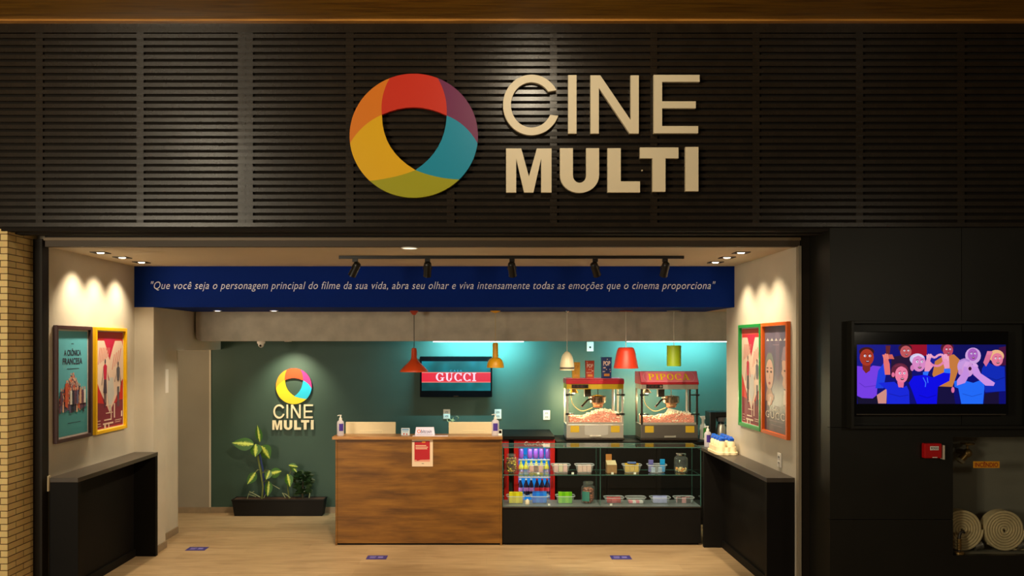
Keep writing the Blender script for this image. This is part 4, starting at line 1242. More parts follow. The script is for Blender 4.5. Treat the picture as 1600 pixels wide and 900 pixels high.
popcorn_machine('flat-roofed red popcorn machine with three popcorn boxes on top', m1, False)
popcorn_machine('popcorn machine with pink PIPOCA sign on its pitched roof', m2, True)
popcorn_pile('heap of pink popcorn in the flat-roofed machine', (m1[0], m1[1], WZ+.191), 1)
popcorn_pile('heap of pink popcorn in the machine with the PIPOCA sign', (m2[0], m2[1], WZ+.191), .4)
for mm in (m1, m2):
    lamp('POINT', 'machine_light', (mm[0]-.25, mm[1]+.29, WZ+.46), 20, (1, .84, .46), shadow_soft_size=.03)
# popcorn boxes standing on the flat roof
def pop_box(px0, px1, pyt, label, body, ink, accent):
    D = 9.66
    zb0 = WZ+.717
    xa, xb = X(px0, D), X(px1, D); h = Z(pyt, D)-zb0
    r = thing('popcorn_box', label, 'box', ((xa+xb)/2, D, zb0))
    w = (xb-xa)/2
    MB().hexa([(-w*.92, -w*.7, 0), (w*.92, -w*.7, 0), (w*.92, w*.7, 0), (-w*.92, w*.7, 0)], [(-w, -w*.8, h), (w, -w*.8, h), (w, w*.8, h), (-w, w*.8, h)]).build('carton', body, r, bevel=.002)
    m = MB()
    yy = lambda z: -w*(.7+.1*z/h)-.0015
    vs, fs = text_polys('POP', 0, .03)
    ax = [v[0] for v in vs]; az = [v[1] for v in vs]
    m.add([((v[0]-min(ax))/(max(ax)-min(ax))*w*1.4-w*.7, yy(h*.7), h*.60+(v[1]-min(az))/(max(az)-min(az))*h*.22) for v in vs], fs, 0)
    rnd = random.Random(int(px0))
    for i in range(9):
        u = rnd.uniform(-w*.75, w*.75); z = h*rnd.choice([.32, .42, .5, .9])
        m.add([(p[0], yy(h*.5)-.0002*i, p[1]) for p in ellipse(u, z, w*.11, w*.11, 8)], [list(range(8))], 0)
    m.add([(p[0], yy(h*.2)-.001, p[1]) for p in rect(-w*.55, h*.10, w*.55, h*.22)], [(0, 1, 2, 3)], 1)
    m.build('print', [ink, accent], r, fix=False)
ink = mat('pop_cream', RGB(236, 206, 190), .5); acc = mat('pop_gold', RGB(220, 150, 60), .5)
pop_box(893.5, 906, 566, 'yellow popcorn box on the machine, behind the white pendant', mat('pop_yellow', RGB(206, 150, 30), .5), mat('pop_amber', RGB(180, 120, 24), .5), acc)
pop_box(914.5, 928, 563.5, 'red popcorn box, middle of three on the machine', mat('pop_red', RGB(190, 60, 30), .5), ink, acc)
pop_box(939.5, 955, 558, 'blue popcorn box, rightmost of three on the machine', mat('pop_blue', RGB(28, 52, 120), .5), ink, acc)

# coffee maker, cleaning bottle
D = 9.80
r = thing('coffee_maker', 'black coffee maker with steel flask in the far right corner', 'coffee maker', (X(1121, D), D, WZ))
MB().box(-.115, -.04, -.09, .12, 0, .32).build('water_tank', M_black, r, bevel=.008)
MB().box(-.04, .11, -.10, .12, 0, .025).build('base', M_black, r, bevel=.006)
MB().box(-.04, .115, -.06, .12, .255, .32).build('brew_head', M_black, r, bevel=.01)
MB().lathe([(.05, .20), (.062, .255), (0, .255)], (.045, .01, 0), 20).build('filter_cone', mat('smoke_plastic', RGB(90, 88, 88), .3), r, smooth=40)
fl = MB().lathe([(0, .026), (.058, .026), (.062, .04), (.060, .10), (.042, .165), (.038, .172), (0, .172)], (.045, .0, 0), 24).build('flask', M_steel, r, smooth=40)
MB().lathe([(0, .1725), (.040, .1725), (.040, .192), (0, .197)], (.045, 0, 0), 20).build('flask_lid', M_black, fl, smooth=40)
MB().tube([(.083, -.02, .16), (.112, -.03, .15), (.114, -.03, .08), (.104, -.025, .065)], .010, 8).build('flask_handle', M_black, fl, smooth=50)
r = thing('cleaning_bottle', 'white and green spray bottle between the popcorn and coffee machines', 'bottle', (X(1098.5, 9.72), 9.72, WZ))
MB().lathe([(0, 0), (.042, 0), (.045, .01), (.045, .13), (.034, .165), (.016, .195), (.016, .21), (0, .21)], n=20, sy=.7).build('bottle_body', mat('bottle_milk', RGB(226, 230, 222), .35), r, smooth=40)
m = MB()
for i in range(8):
    a0 = -PI/2-.1+1.4*i/8; a1 = a0+1.4/8
    pt = lambda a, z: (.0456*math.cos(a), .0456*.7*math.sin(a), z)
    m.add([pt(a0, .02), pt(a1, .02), pt(a1, .135), pt(a0, .135)], [(0, 1, 2, 3)])
m.build('label_sticker', mat('green_label', RGB(60, 150, 60), .5), r, fix=False)
MB().cyl((0, 0, .21), (0, 0, .235), .017, n=14).hexa([(-.016, -.014, .235), (.024, -.014, .235), (.024, .014, .235), (-.016, .014, .235)], [(-.04, -.01, .27), (.02, -.01, .275), (.02, .01, .275), (-.04, .01, .27)]).build('trigger_head', M_white, r, smooth=40)

# tray of squeeze bottles with blue lids on the right console
cx_, cy_ = 2.295, 8.09
r = thing('condiment_tray', 'cream scalloped tray holding blue-lidded bottles on the right console', 'tray', (cx_, cy_, 1.008))
M_ivory = mat('ivory_plastic', RGB(238, 222, 180), .45)
def scallop(w, d, amp, n=64):
    p = []
    for i in range(n):
        a = 2*PI*i/n; c, s = math.cos(a), math.sin(a)
        k = (abs(c)**6+abs(s)**6)**(-1/6)
        f = 1+amp*math.cos(12*a)
        p.append((w*c*k*f, d*s*k*f))
    return p
MB().prism(scallop(.108, .20, .02), 0, .028, 'z').build('tray_base', M_ivory, r, bevel=.004)
o_ = scallop(.098, .188, .03)
i_ = scallop(.090, .180, .03)
m = MB(); nn = len(o_)
m.add([(p[0], p[1], .028) for p in o_]+[(p[0]*.97, p[1]*.97, .075) for p in o_]+[(p[0]*.97, p[1]*.97, .075) for p in i_]+[(p[0], p[1], .030) for p in i_],
      [(k*nn+i, k*nn+(i+1) % nn, (k+1)*nn+(i+1) % nn, (k+1)*nn+i) for k in range(3) for i in range(nn)])
m.build('tray_wall', M_ivory, r, smooth=40)
sb0 = None
M_bluecap = mat('blue_cap', RGB(10, 84, 200), .4)
lab = ['nearest the shop front', 'second from the shop front', 'second from the back', 'nearest the sanitizer bottle']
for iy in range(4):
    for ix in range(2):
        loc = (cx_-.043+.086*ix, cy_-.132+.088*iy, 1.008+.0285)
        lb = 'blue-lidded white bottle in the cream tray, '+('wall side, ' if ix else 'aisle side, ')+lab[iy]
        if sb0 is None:
            sb0 = thing('squeeze_bottle', lb, 'bottle', loc, 0, 'blue-lidded bottles in the tray')
            MB().lathe([(0, 0), (.034, 0), (.037, .006), (.037, .085), (.028, .10), (.024, .108), (0, .108)], n=20).build('bottle_body', M_ivory, sb0, smooth=40)
            m = MB().lathe([(0, .104), (.031, .104), (.031, .120), (.026, .126), (0, .127)], n=20)
            m.hexa([(-.02, -.034, .120), (.02, -.034, .120), (.02, .034, .120), (-.02, .034, .120)], [(-.018, -.034, .128), (.018, -.034, .128), (.018, .034, .142), (-.018, .034, .142)])
            m.build('flip_lid', M_bluecap, sb0, smooth=40)
        else:
            dup(sb0, loc, label=lb, group='blue-lidded bottles in the tray')

# ------------------------------------------------------------------ televisions
def screen_thing(label, D, px0, px1, py0, py1, thick):
    r = thing('television', label, 'television', ((X(px0, D)+X(px1, D))/2, D+thick, Z(py1, D)))
    w = (X(px1, D)-X(px0, D))/2; h = Z(py0, D)-Z(py1, D)
    return r, w, h
# shop TV on the green wall
DT = 10.10
r, w, h = screen_thing('wall television showing GUCCI on a red band, on the green wall', DT, 656, 769, 557, 620.5, .06)
MB().box(-w, w, -.06, -.015, 0, h).build('housing', M_gloss, r, bevel=.004)
MB().box(-.15, .15, -.015, .048, h*.3, h*.7).build('wall_bracket', M_black, r)
def sc(px, py): return (X(px, DT)-r.location.x, Z(py, DT)-r.location.z)
m = MB()
a = sc(659, 610.5); b = sc(766.5, 564.5)
m.flat(rect(a[0], a[1], b[0], b[1]), -.0605, 0)
a = sc(659, 597.5); b = sc(766.5, 582)
m.flat(rect(a[0], a[1], b[0], b[1]), -.0609, 1)
for yy in (582, 597):
    a = sc(659, yy+.6); b = sc(766.5, yy-.4)
    m.flat(rect(a[0], a[1], b[0], b[1]), -.0613, 4)
ps, tw = serif('GUCCI', .12)
a = sc(681, 595.5); b = sc(744, 582.5)
for k, p in enumerate(ps):
    m.flat([(a[0]+x/tw*(b[0]-a[0]), a[1]+z*(b[1]-a[1])) for x, z in p], -.0617-.00001*k, 2)
a = sc(703, 581); b = sc(722, 578)
text_on(m, 'CASA', a[0], b[0], a[1], b[1], -.0617, 3, space=1.5)
def screen_grad():
    mm = bpy.data.materials.new('screen_teal')
    nt, N, L, bs = nodes_of(mm)
    tc = N.new('ShaderNodeTexCoord'); no = N.new('ShaderNodeTexNoise'); no.inputs['Scale'].default_value = 2.6
    L.new(tc.outputs['Object'], no.inputs['Vector'])
    rr = N.new('ShaderNodeValToRGB')
    e = rr.color_ramp.elements
    e[0].position = .36; e[0].color = (.0, .045, .05, 1)
    e[1].position = .64; e[1].color = (.0, .28, .36, 1)
    k = e.new(.5); k.color = (.0, .14, .15, 1)
    L.new(no.outputs['Fac'], rr.inputs[0]); L.new(rr.outputs[0], bs.inputs['Emission Color'])
    bs.inputs['Base Color'].default_value = (.01, .01, .01, 1)
    bs.inputs['Emission Strength'].default_value = .8
    bs.inputs['Specular IOR Level'].default_value = .1
    return mm
m.build('screen', [screen_grad(), emit('screen_red', (.85, .012, .04), .95), emit('screen_letter', (1, .72, .85), 1.0), emit('screen_cyan', (.05, .5, .8), 1), emit('screen_edge', (1, .25, .18), 1)], r, fix=False)
MB().box(-.03, .03, -.062, -.0602, .006, .018).build('maker_badge', M_chrome, r)

# mall TV on the cladding at the right
DM = 6.03
r, w, h = screen_thing('wall television showing a cheering cartoon crowd, right of the shop', DM, 1334, 1576, 518, 649, .07)
MB().box(-w, w, -.07, -.02, 0, h).build('housing', M_gloss, r, bevel=.004)
MB().box(-w+.02, w-.02, -.0715, -.0702, .004, .010).build('lower_trim', mat('tv_trim', RGB(70, 64, 56), .3), r)
MB().box(-.2, .2, -.02, .0035, h*.3, h*.7).build('wall_bracket', M_black, r)
xa, xb, za, zb2 = X(1339, DM)-r.location.x, X(1571.5, DM)-r.location.x, Z(631, DM)-r.location.z, Z(538.5, DM)-r.location.z
def tv(p): return (xa+(p[0]-285)/1097*(xb-xa), zb2-(p[1]-278)/437*(zb2-za))
m = MB(); lay = [0]
PAL = {}
def sh(pts, col):
    if col not in PAL: PAL[col] = len(PAL)
    clip = [(min(1382, max(285, p[0])), min(715, max(278, p[1]))) for p in pts]
    m.flat([tv(p) for p in clip], -.0705-.00003*lay[0], PAL[col]); lay[0] += 1
def el(cx, cy, rx, ry, col, n=18): sh(ellipse(cx, cy, rx, ry, n), col)
sh([(285, 278), (1382, 278), (1382, 715), (285, 715)], (6, 8, 110))
sh([(285, 278), (500, 278), (470, 520), (285, 520)], (14, 18, 130))
sh([(640, 278), (800, 278), (800, 360), (640, 360)], (150, 8, 40))
sh([(800, 278), (920, 278), (920, 420), (800, 420)], (20, 24, 150))
sh([(1000, 278), (1382, 278), (1382, 480), (1000, 480)], (8, 10, 90))
sh([(1330, 300), (1382, 290), (1382, 430), (1340, 430)], (70, 14, 60))
def face(cx, cy, rx, ry, skin, look=1):
    el(cx, cy, rx, ry, skin)
    for dx in (-.25, .45):
        el(cx+rx*dx*look, cy-ry*.18, rx*.17, ry*.13, (240, 240, 255), 10)
        el(cx+rx*(dx+.04)*look, cy-ry*.18, rx*.08, ry*.08, (20, 20, 60), 8)
        sh([(cx+rx*(dx-.2)*look, cy-ry*.42), (cx+rx*(dx+.2)*look, cy-ry*.46), (cx+rx*(dx+.2)*look, cy-ry*.40), (cx+rx*(dx-.2)*look, cy-ry*.36)], (70, 24, 40))
    el(cx+rx*.14*look, cy+ry*.14, rx*.12, ry*.1, tuple(int(c*.85) for c in skin), 8)
    el(cx+rx*.12*look, cy+ry*.50, rx*.28, ry*.14, (90, 10, 40), 12)
    sh([(cx-rx*.08*look, cy+ry*.44), (cx+rx*.32*look, cy+ry*.44), (cx+rx*.28*look, cy+ry*.49), (cx-rx*.04*look, cy+ry*.49)], (240, 230, 245))
# back row
sh([(540, 370), (620, 355), (690, 370), (690, 560), (530, 520)], (34, 14, 50)); el(640, 305, 50, 34, (60, 20, 36)); face(645, 330, 42, 44, (190, 84, 90))
sh([(496, 285), (532, 285), (520, 400), (500, 400)], (96, 30, 40)); sh([(470, 352), (545, 350), (560, 385), (480, 380)], (206, 96, 90))
sh([(860, 400), (930, 355), (1000, 350), (1048, 395), (1030, 470), (985, 600), (890, 590), (840, 500)], (196, 120, 60)); el(950, 300, 48, 44, (70, 20, 40)); face(955, 320, 38, 44, (186, 70, 96))
sh([(870, 585), (990, 590), (1010, 715), (870, 715)], (16, 10, 60))
el(1140, 360, 58, 60, (206, 160, 220)); face(1138, 352, 38, 46, (170, 96, 190))
sh([(1205, 455), (1240, 400), (1290, 430), (1372, 440), (1378, 620), (1230, 630), (1200, 520)], (10, 40, 180)); sh([(1225, 640), (1330, 625), (1330, 715), (1220, 715)], (20, 10, 50))
el(1312, 362, 56, 46, (236, 180, 130)); face(1318, 388, 42, 48, (226, 120, 150)); sh([(1215, 410), (1245, 325), (1285, 330), (1260, 400), (1235, 440)], (214, 110, 150))
# front row
sh([(285, 435), (325, 440), (350, 470), (400, 432), (465, 440), (440, 520), (430, 650), (400, 675), (320, 672), (285, 655)], (116, 60, 226))
sh([(285, 660), (330, 675), (405, 675), (432, 650), (445, 715), (290, 715)], (14, 10, 44))
sh([(325, 420), (385, 420), (380, 470), (350, 490), (325, 460)], (120, 34, 30)); el(355, 330, 56, 34, (60, 14, 16)); face(356, 372, 52, 62, (166, 50, 30))
sh([(440, 470), (490, 400), (500, 480), (480, 600), (420, 600)], (24, 60, 220)); sh([(478, 360), (500, 345), (525, 420), (530, 500), (490, 500), (480, 420)], (226, 110, 110))
sh([(430, 650), (505, 600), (500, 712), (440, 712)], (206, 140, 130))
sh([(440, 560), (560, 552), (610, 600), (650, 580), (668, 620), (672, 715), (505, 715), (502, 610)], (18, 36, 216))
el(600, 468, 64, 54, (96, 30, 56)); face(612, 500, 48, 62, (236, 124, 160)); sh([(580, 550), (630, 560), (625, 595), (590, 592)], (226, 110, 150)); el(550, 500, 12, 18, (226, 110, 150))
sh([(665, 560), (700, 510), (790, 500), (840, 520), (930, 480), (972, 490), (965, 545), (880, 590), (872, 715), (725, 715), (690, 620)], (4, 4, 226))
sh([(770, 480), (815, 470), (805, 505), (770, 500)], (40, 110, 250)); sh([(925, 455), (972, 455), (972, 490), (925, 485)], (40, 110, 250))
el(728, 385, 56, 42, (206, 196, 236)); face(740, 415, 50, 62, (216, 134, 196)); el(690, 450, 14, 22, (206, 120, 180))
sh([(790, 400), (808, 350), (836, 350), (822, 400), (850, 430), (815, 475), (780, 475)], (232, 150, 190)); sh([(905, 360), (940, 345), (962, 380), (966, 450), (930, 456), (915, 400)], (232, 150, 190))
sh([(1000, 548), (1050, 535), (1140, 560), (1220, 530), (1222, 600), (1212, 715), (1052, 715), (1030, 600), (1002, 590)], (30, 104, 246))
el(1075, 440, 52, 60, (196, 150, 220)); el(1100, 460, 44, 56, (206, 150, 214)); el(1045, 480, 16, 22, (200, 140, 206)); el(1116, 455, 12, 14, (60, 8, 50))
sh([(1020, 580), (1080, 560), (1112, 500), (1090, 440), (1075, 420), (1065, 480), (1020, 540)], (196, 140, 222)); sh([(1125, 430), (1160, 415), (1195, 490), (1300, 560), (1290, 582), (1230, 580), (1140, 500)], (204, 146, 226))
el(990, 612, 12, 22, (220, 110, 160))
def stroke(pts, th, col):
    for a, b in zip(pts, pts[1:]):
        dx, dy = b[0]-a[0], b[1]-a[1]; l_ = math.hypot(dx, dy) or 1
        nx, ny = -dy/l_*th, dx/l_*th
        sh([(a[0]+nx, a[1]+ny), (b[0]+nx, b[1]+ny), (b[0]-nx, b[1]-ny), (a[0]-nx, a[1]-ny)], col)
# two hands joined in a ring before the tan jacket
stroke([(822, 352), (845, 372), (862, 372), (880, 356), (905, 350), (925, 362)], 8, (236, 160, 196))
stroke([(826, 420), (850, 432), (880, 436), (905, 424), (922, 405)], 8, (226, 130, 176))
for x_, y_ in ((800, 352), (812, 346), (826, 346)): stroke([(x_, y_+30), (x_, y_)], 5, (240, 170, 200))
for x_, y_ in ((930, 348), (944, 350), (956, 362)): stroke([(x_-2, y_+34), (x_, y_)], 5, (240, 170, 200))
# raised and cupped hands: fingers
for x_, y_ in ((478, 352), (492, 344), (506, 346)): stroke([(x_+8, y_+40), (x_, y_)], 5, (236, 130, 120))
for i_ in range(4): stroke([(1070+7*i_, 440), (1086+8*i_, 404+2*i_)], 4, (214, 160, 226))
for i_ in range(4): stroke([(1150+8*i_, 440), (1134+9*i_, 412+3*i_)], 4, (218, 164, 228))
for i_ in range(4): stroke([(1240+10*i_, 352), (1248+9*i_, 326)], 4, (224, 124, 160))
# cloth folds and collars
stroke([(770, 520), (790, 560), (786, 590)], 3, (60, 120, 255)); stroke([(800, 520), (806, 560)], 3, (60, 120, 255))
stroke([(300, 560), (340, 590), (420, 580)], 3, (96, 48, 200)); stroke([(520, 640), (600, 660), (660, 650)], 3, (14, 26, 180))
stroke([(1060, 640), (1130, 660), (1205, 640)], 3, (24, 84, 214)); stroke([(740, 650), (800, 670), (868, 650)], 3, (2, 2, 190))
stroke([(1250, 520), (1310, 540), (1370, 520)], 3, (6, 28, 140)); stroke([(560, 440), (600, 425), (650, 450)], 6, (110, 40, 66))
stroke([(1036, 400), (1075, 384), (1112, 398)], 6, (176, 130, 206)); stroke([(694, 370), (735, 352), (772, 372)], 5, (222, 214, 244))
mats = [emit('crowd_%d_%d_%d' % c, RGB(*c), 1.0) for c in PAL]
m.build('screen', mats, r, fix=False)
# shallow surround framing that TV
sx0, sx1, sz0, sz1 = X(1327, D_F), X(1600, D_F), Z(664, D_F), Z(506, D_F)
tag(MB().box(sx0, sx1, D_F-.085, D_F+.003, sz0-.02, sz0).box(sx0, sx1, D_F-.085, D_F+.003, sz1, sz1+.02).box(sx0-.02, sx0, D_F-.085, D_F+.003, sz0-.02, sz1+.02).box(sx1, sx1+.02, D_F-.085, D_F+.003, sz0-.02, sz1+.02)
    .build('television_surround', M_cladding, bevel=.002), 'black box frame around the crowd television', 'frame')

# ------------------------------------------------------------------ fire alarm and hose cabinet
r = thing('fire_alarm_box', 'small red fire alarm call box on the black wall', 'fire alarm', (X(1453.5, D_F), D_F+.003, Z(715, D_F)))
wa = 13.5/213; ha = 23/213
MB().box(-wa, wa, -.045, 0, 0, ha).build('alarm_body', mat('alarm_red', RGB(190, 10, 16), .35), r, bevel=.006)
MB().box(-wa*.38, wa*.62, -.048, -.044, ha*.55, ha*.82).build('call_button_plate', M_white, r, bevel=.002)
m = MB(); text_on(m, 'FOGO', -wa*.28, wa*.52, ha*.62, ha*.76, -.0485, offset=.02)
m.build('lettering', M_black, r, fix=False)
MB().box(-wa*.1, wa*.45, -.047, -.044, ha*.04, ha*.09).build('key_slot', M_white, r)
MB().box(wa+.010, wa+.018, -.05, 0, -.008, ha*.88).build('side_bracket', mat('bracket_white', RGB(206, 196, 176), .5), r)
hc = thing('fire_hose_cabinet', 'recessed fire hose cabinet with glass front in the black wall', 'cabinet', ((ox0+ox1)/2, D_F+.052, oz0))
w = (ox1-ox0)/2; h = oz1-oz0
M_cab = mat('cabinet_grey', RGB(120, 116, 100), .7, var=.06, scale=6)
MB().box(-w, w, .25, .262, 0, h).box(-w-.012, -w, 0, .262, -.012, h+.012).box(w, w+.012, 0, .262, -.012, h+.012).box(-w, w, 0, .262, h, h+.012).box(-w, w, 0, .262, -.012, 0).build('cabinet_box', M_cab, hc)
MB().box(-w+.002, w-.002, -.022, -.018, .002, h-.002).build('glass_door', M_thin, hc)
st = MB().box(X(1528, 6.07)-hc.location.x, X(1569.5, 6.07)-hc.location.x, -.0245, -.0225, Z(733, 6.07)-oz0, Z(722.5, 6.07)-oz0).build('warning_sticker', mat('sticker_amber', RGB(220, 150, 20), .5), hc)
m = MB(); text_on(m, 'INCÊNDIO', X(1530.5, 6.07)-hc.location.x, X(1567, 6.07)-hc.location.x, Z(731.5, 6.07)-oz0, Z(723, 6.07)-oz0, -.0252, offset=.02)
m.build('lettering', mat('sticker_red', RGB(150, 30, 16), .5), st, fix=False)
M_hose = mat('hose_canvas', RGB(196, 176, 130), .85, var=.1, scale=40)
M_brass = mat('brass', RGB(150, 120, 70), .4, metal=.8)
def hose(label, px, py, rad, turns, tail):
    D = D_F+.11
    zc = oz0+.001+rad+.012
    r = thing('fire_hose', label, 'fire hose', (X(px, D), D, oz0+.001))
    m = MB(); n = 40*turns; th = (rad-.012)/turns
    vs = []; pr = None
    fs = []
    for i in range(n+1):
        a = 2*PI*i/40; rr = .012+(rad-.012)*i/n
        wob = .0012*math.sin(a*3)
        for (dr, y) in ((-th*.44, 0), (-th*.18, -.004), (th*.18, -.004), (th*.44, 0), (th*.44, .075), (-th*.44, .075)):
            vs.append(((rr+dr+wob)*math.cos(a), y, zc-oz0-.001+(rr+dr+wob)*math.sin(a)))
    for i in range(n):
        for k in range(6):
            fs.append((6*i+k, 6*i+(k+1) % 6, 6*(i+1)+(k+1) % 6, 6*(i+1)+k))
    m.add(vs, fs)
    m.build('coiled_hose', M_hose, r, smooth=50)
    cc = .9*rad
    MB().cyl((cc*.72, .02, .032), (cc*1.0, .02, .044), .028, .026, 16).cyl((cc*1.0, .02, .044), (cc*1.12, .02, .050), .032, .032, 16).build('coupling', mat('coupling_steel', RGB(130, 124, 112), .4, metal=.7), r, smooth=40)
    if tail:
        pts = []
        MB().tube([(-rad*.75, .03, zc-oz0-rad*.72), (-.02, .03, .03), (rad*.6, .03, .012), (rad*1.05, .03, .012)], .009, 8).build('hose_tail', M_hose, r, smooth=50)
    return r
hose('left coil of canvas fire hose behind the nozzle in the cabinet', 1504, 828, .152, 7, False)
hose('right coil of canvas fire hose with its tail in the cabinet', 1570, 823, .150, 7, True)
# branch pipe (nozzle) standing in front of the left coil
r = thing('hose_nozzle', 'grooved hose nozzle standing before the left hose coil', 'nozzle', (X(1502, 6.155), 6.145, oz0+.001))
MB().tube([(-.02, 0, .016), (-.02, 0, .13), (-.012, 0, .155), (.006, 0, .165), (.018, 0, .155)], [.012, .011, .011, .011, .010], 10).build('nozzle_pipe', M_darkmetal, r, smooth=50)
m = MB()
for i in range(7): m.lathe([(.012, .0), (.017, .003), (.017, .008), (.012, .011)], (-.02, 0, .03+.012*i), 14)
m.build('grip_rings', M_brass, r, smooth=30)
MB().lathe([(0, 0), (.034, 0), (.034, .014), (.018, .018), (0, .018)], (-.02, 0, 0), 18).build('foot_coupling', M_brass, r, smooth=40)
# angle valve at the upper left with handwheel
r = thing('hose_valve', 'brass angle valve with handwheel at the top of the hose cabinet', 'valve', (X(1512, 6.28), D_F+.295, Z(708, 6.28)))
MB().cyl((0, .004, 0), (0, -.10, 0), .022, n=16).build('inlet_pipe', M_brass, r, smooth=40)
MB().ball((0, -.11, 0), .034).cyl((0, -.11, 0), (-.05, -.11, -.05), .024, .028, 14).build('valve_body', M_brass, r, smooth=40)
m = MB().cyl((0, -.11, .02), (0, -.11, .07), .008, n=10)
m.tube([(.045*math.cos(2*PI*i/20), -.11+.045*math.sin(2*PI*i/20), .07) for i in range(21)], .006, 8)
for k in range(4): m.cyl((0, -.11, .07), (.045*math.cos(PI/2*k), -.11+.045*math.sin(PI/2*k), .07), .004, n=8)
m.build('handwheel', M_brass, r, smooth=40)
MB().cyl((-.05, -.11, -.05), (-.062, -.11, -.066), .034, .030, 16).build('outlet_cap', mat('valve_cap', RGB(170, 160, 130), .4), r, smooth=40)

# ------------------------------------------------------------------ ceiling lights
M_lit = emit('lamp_glow', (1, .88, .66), 9)
M_litw = emit('lamp_glow_white', (1, .95, .88), 6)
M_recess = mat('dark_recess', RGB(40, 30, 22), .6)
dl0 = None
def downlight(px, py, side, label):
    global dl0
    D = F*(ZC-H)/(CY-py)
    loc = (X(px, D), D, ZC-.0005)
    if dl0 is None:
        r = thing('recessed_downlight', label, 'ceiling light', loc, 0, 'square downlights over the posters')
        m = MB(); a, b = .062, .048
        for (p, q) in (((-a, -a, a, -b), 0), ((-a, b, a, a), 0), ((-a, -b, -b, b), 0), ((b, -b, a, b), 0)):
            m.box(p[0], p[2], p[1], p[3], -.006, 0)
        m.build('trim_frame', M_recess, r)
        MB().lathe([(0, -.008), (.024, -.008), (.030, -.002), (0, -.001)], n=20).build('lamp_lens', M_lit, r, smooth=40)
        dl0 = r
    else:
        r = dup(dl0, loc, label=label, group='square downlights over the posters')
    lamp('SPOT', 'downlight_beam', (loc[0], D, ZC-.02), 50, SOFT, target=(loc[0]+.27*side, D, ZC-1.02), spot_size=math.radians(92), spot_blend=1.0, shadow_soft_size=.03)
for i, (px, py) in enumerate(((157, 394.5), (191, 402), (221, 409.5))):
    downlight(px, py, -1, 'square recessed downlight over the left posters, '+('nearest the front', 'middle one', 'nearest the blue beam')[i])
for i, (px, py) in enumerate(((1158, 394.5), (1136, 402), (1118, 409.5))):
    downlight(px, py, 1, 'square recessed downlight over the right posters, '+('nearest the front', 'middle one', 'nearest the blue beam')[i])
D = F*(ZC-H)/(CY-386.5)
r = thing('round_downlight', 'round flush ceiling light near the front edge of the shop ceiling', 'ceiling light', (X(640, D), D, ZC-.0005))
MB().lathe([(.060, -.001), (.070, -.001), (.070, -.008), (.060, -.010), (.058, -.004)], n=28).build('trim_ring', M_white, r, smooth=40)
MB().lathe([(0, -.006), (.058, -.006), (.058, -.002), (0, -.002)], n=28).build('diffuser', emit('flush_glow', (1, .85, .6), 1.6), r, smooth=40)
lamp('SPOT', 'flush_beam', (X(640, D), D, ZC-.02), 110, WARM, target=(X(640, D), D+.35, 0), spot_size=math.radians(120), spot_blend=.8, shadow_soft_size=.05)
for i, px in enumerate((340, 428)):
    D = 8.89
    r = thing('round_downlight', 'small round downlight under the blue beam, '+('nearest the left pier' if i == 0 else 'above the potted plants'), 'ceiling light', (X(px, D), D, ZB-.0005))
    MB().lathe([(.034, -.001), (.045, -.001), (.045, -.006), (.034, -.008), (.033, -.003)], n=24).build('trim_ring', M_white, r, smooth=40)
    MB().lathe([(0, -.007), (.033, -.007), (.033, -.002), (0, -.002)], n=24).build('lamp_lens', M_litw, r, smooth=40)
    lamp('SPOT', 'beam_downlight', (X(px, D), D, ZB-.02), 26, SOFT, target=(X(px, D), D, 0), spot_size=math.radians(95), spot_blend=.6, shadow_soft_size=.03)
# spot washing the small sign (fixed to the rear ceiling)
D = 9.78
r = thing('round_downlight', 'small spotlight tucked behind the concrete beam over the small sign', 'ceiling light', (X(450, D), D, ZB-.0005))
MB().lathe([(0, 0), (.035, 0), (.035, -.28), (.042, -.33), (.038, -.33), (0, -.30)], n=20).build('lamp_can', M_white, r, smooth=40)
MB().lathe([(0, -.318), (.030, -.318), (.030, -.31), (0, -.308)], n=20).build('lamp_lens', M_lit, r, smooth=40)
lamp('SPOT', 'sign_beam', (X(450, D), D, ZB-.335), 58, (1, .84, .58), target=(X(459, D_W), D_W, 1.35), spot_size=math.radians(92), spot_blend=.9, shadow_soft_size=.02)
# batten lights behind the concrete beam
for i, (a, b) in enumerate(((673, 822), (976, 1150))):
    D = 9.80
    xa, xb = X(a, D), X(b, D)
    r = thing('batten_light', ('left' if i == 0 else 'right')+' tube light along the concrete beam, over the '+('television' if i == 0 else 'popcorn machines'), 'tube light', ((xa+xb)/2, D, 2.105))
    L_ = (xb-xa)/2
    MB().box(-L_, L_, -.03, .03, .012, .05).box(-L_*.6, -L_*.6+.05, -.012, .012, .05, ZB-2.105).box(L_*.6-.05, L_*.6, -.012, .012, .05, ZB-2.105).build('batten', M_white, r, bevel=.003)
    MB().cyl((-L_+.03, 0, -.002), (L_-.03, 0, -.002), .013, n=14).build('tube', emit('tube_glow', (.85, .97, 1), 4.5), r, smooth=60)
    lamp('AREA', 'tube_beam', ((xa+xb)/2, D, 2.085), (50, 46)[i], COOL, target=((xa+xb)/2, D+.41, 1.90), shape='RECTANGLE', size=2*L_-.08, size_y=.03)

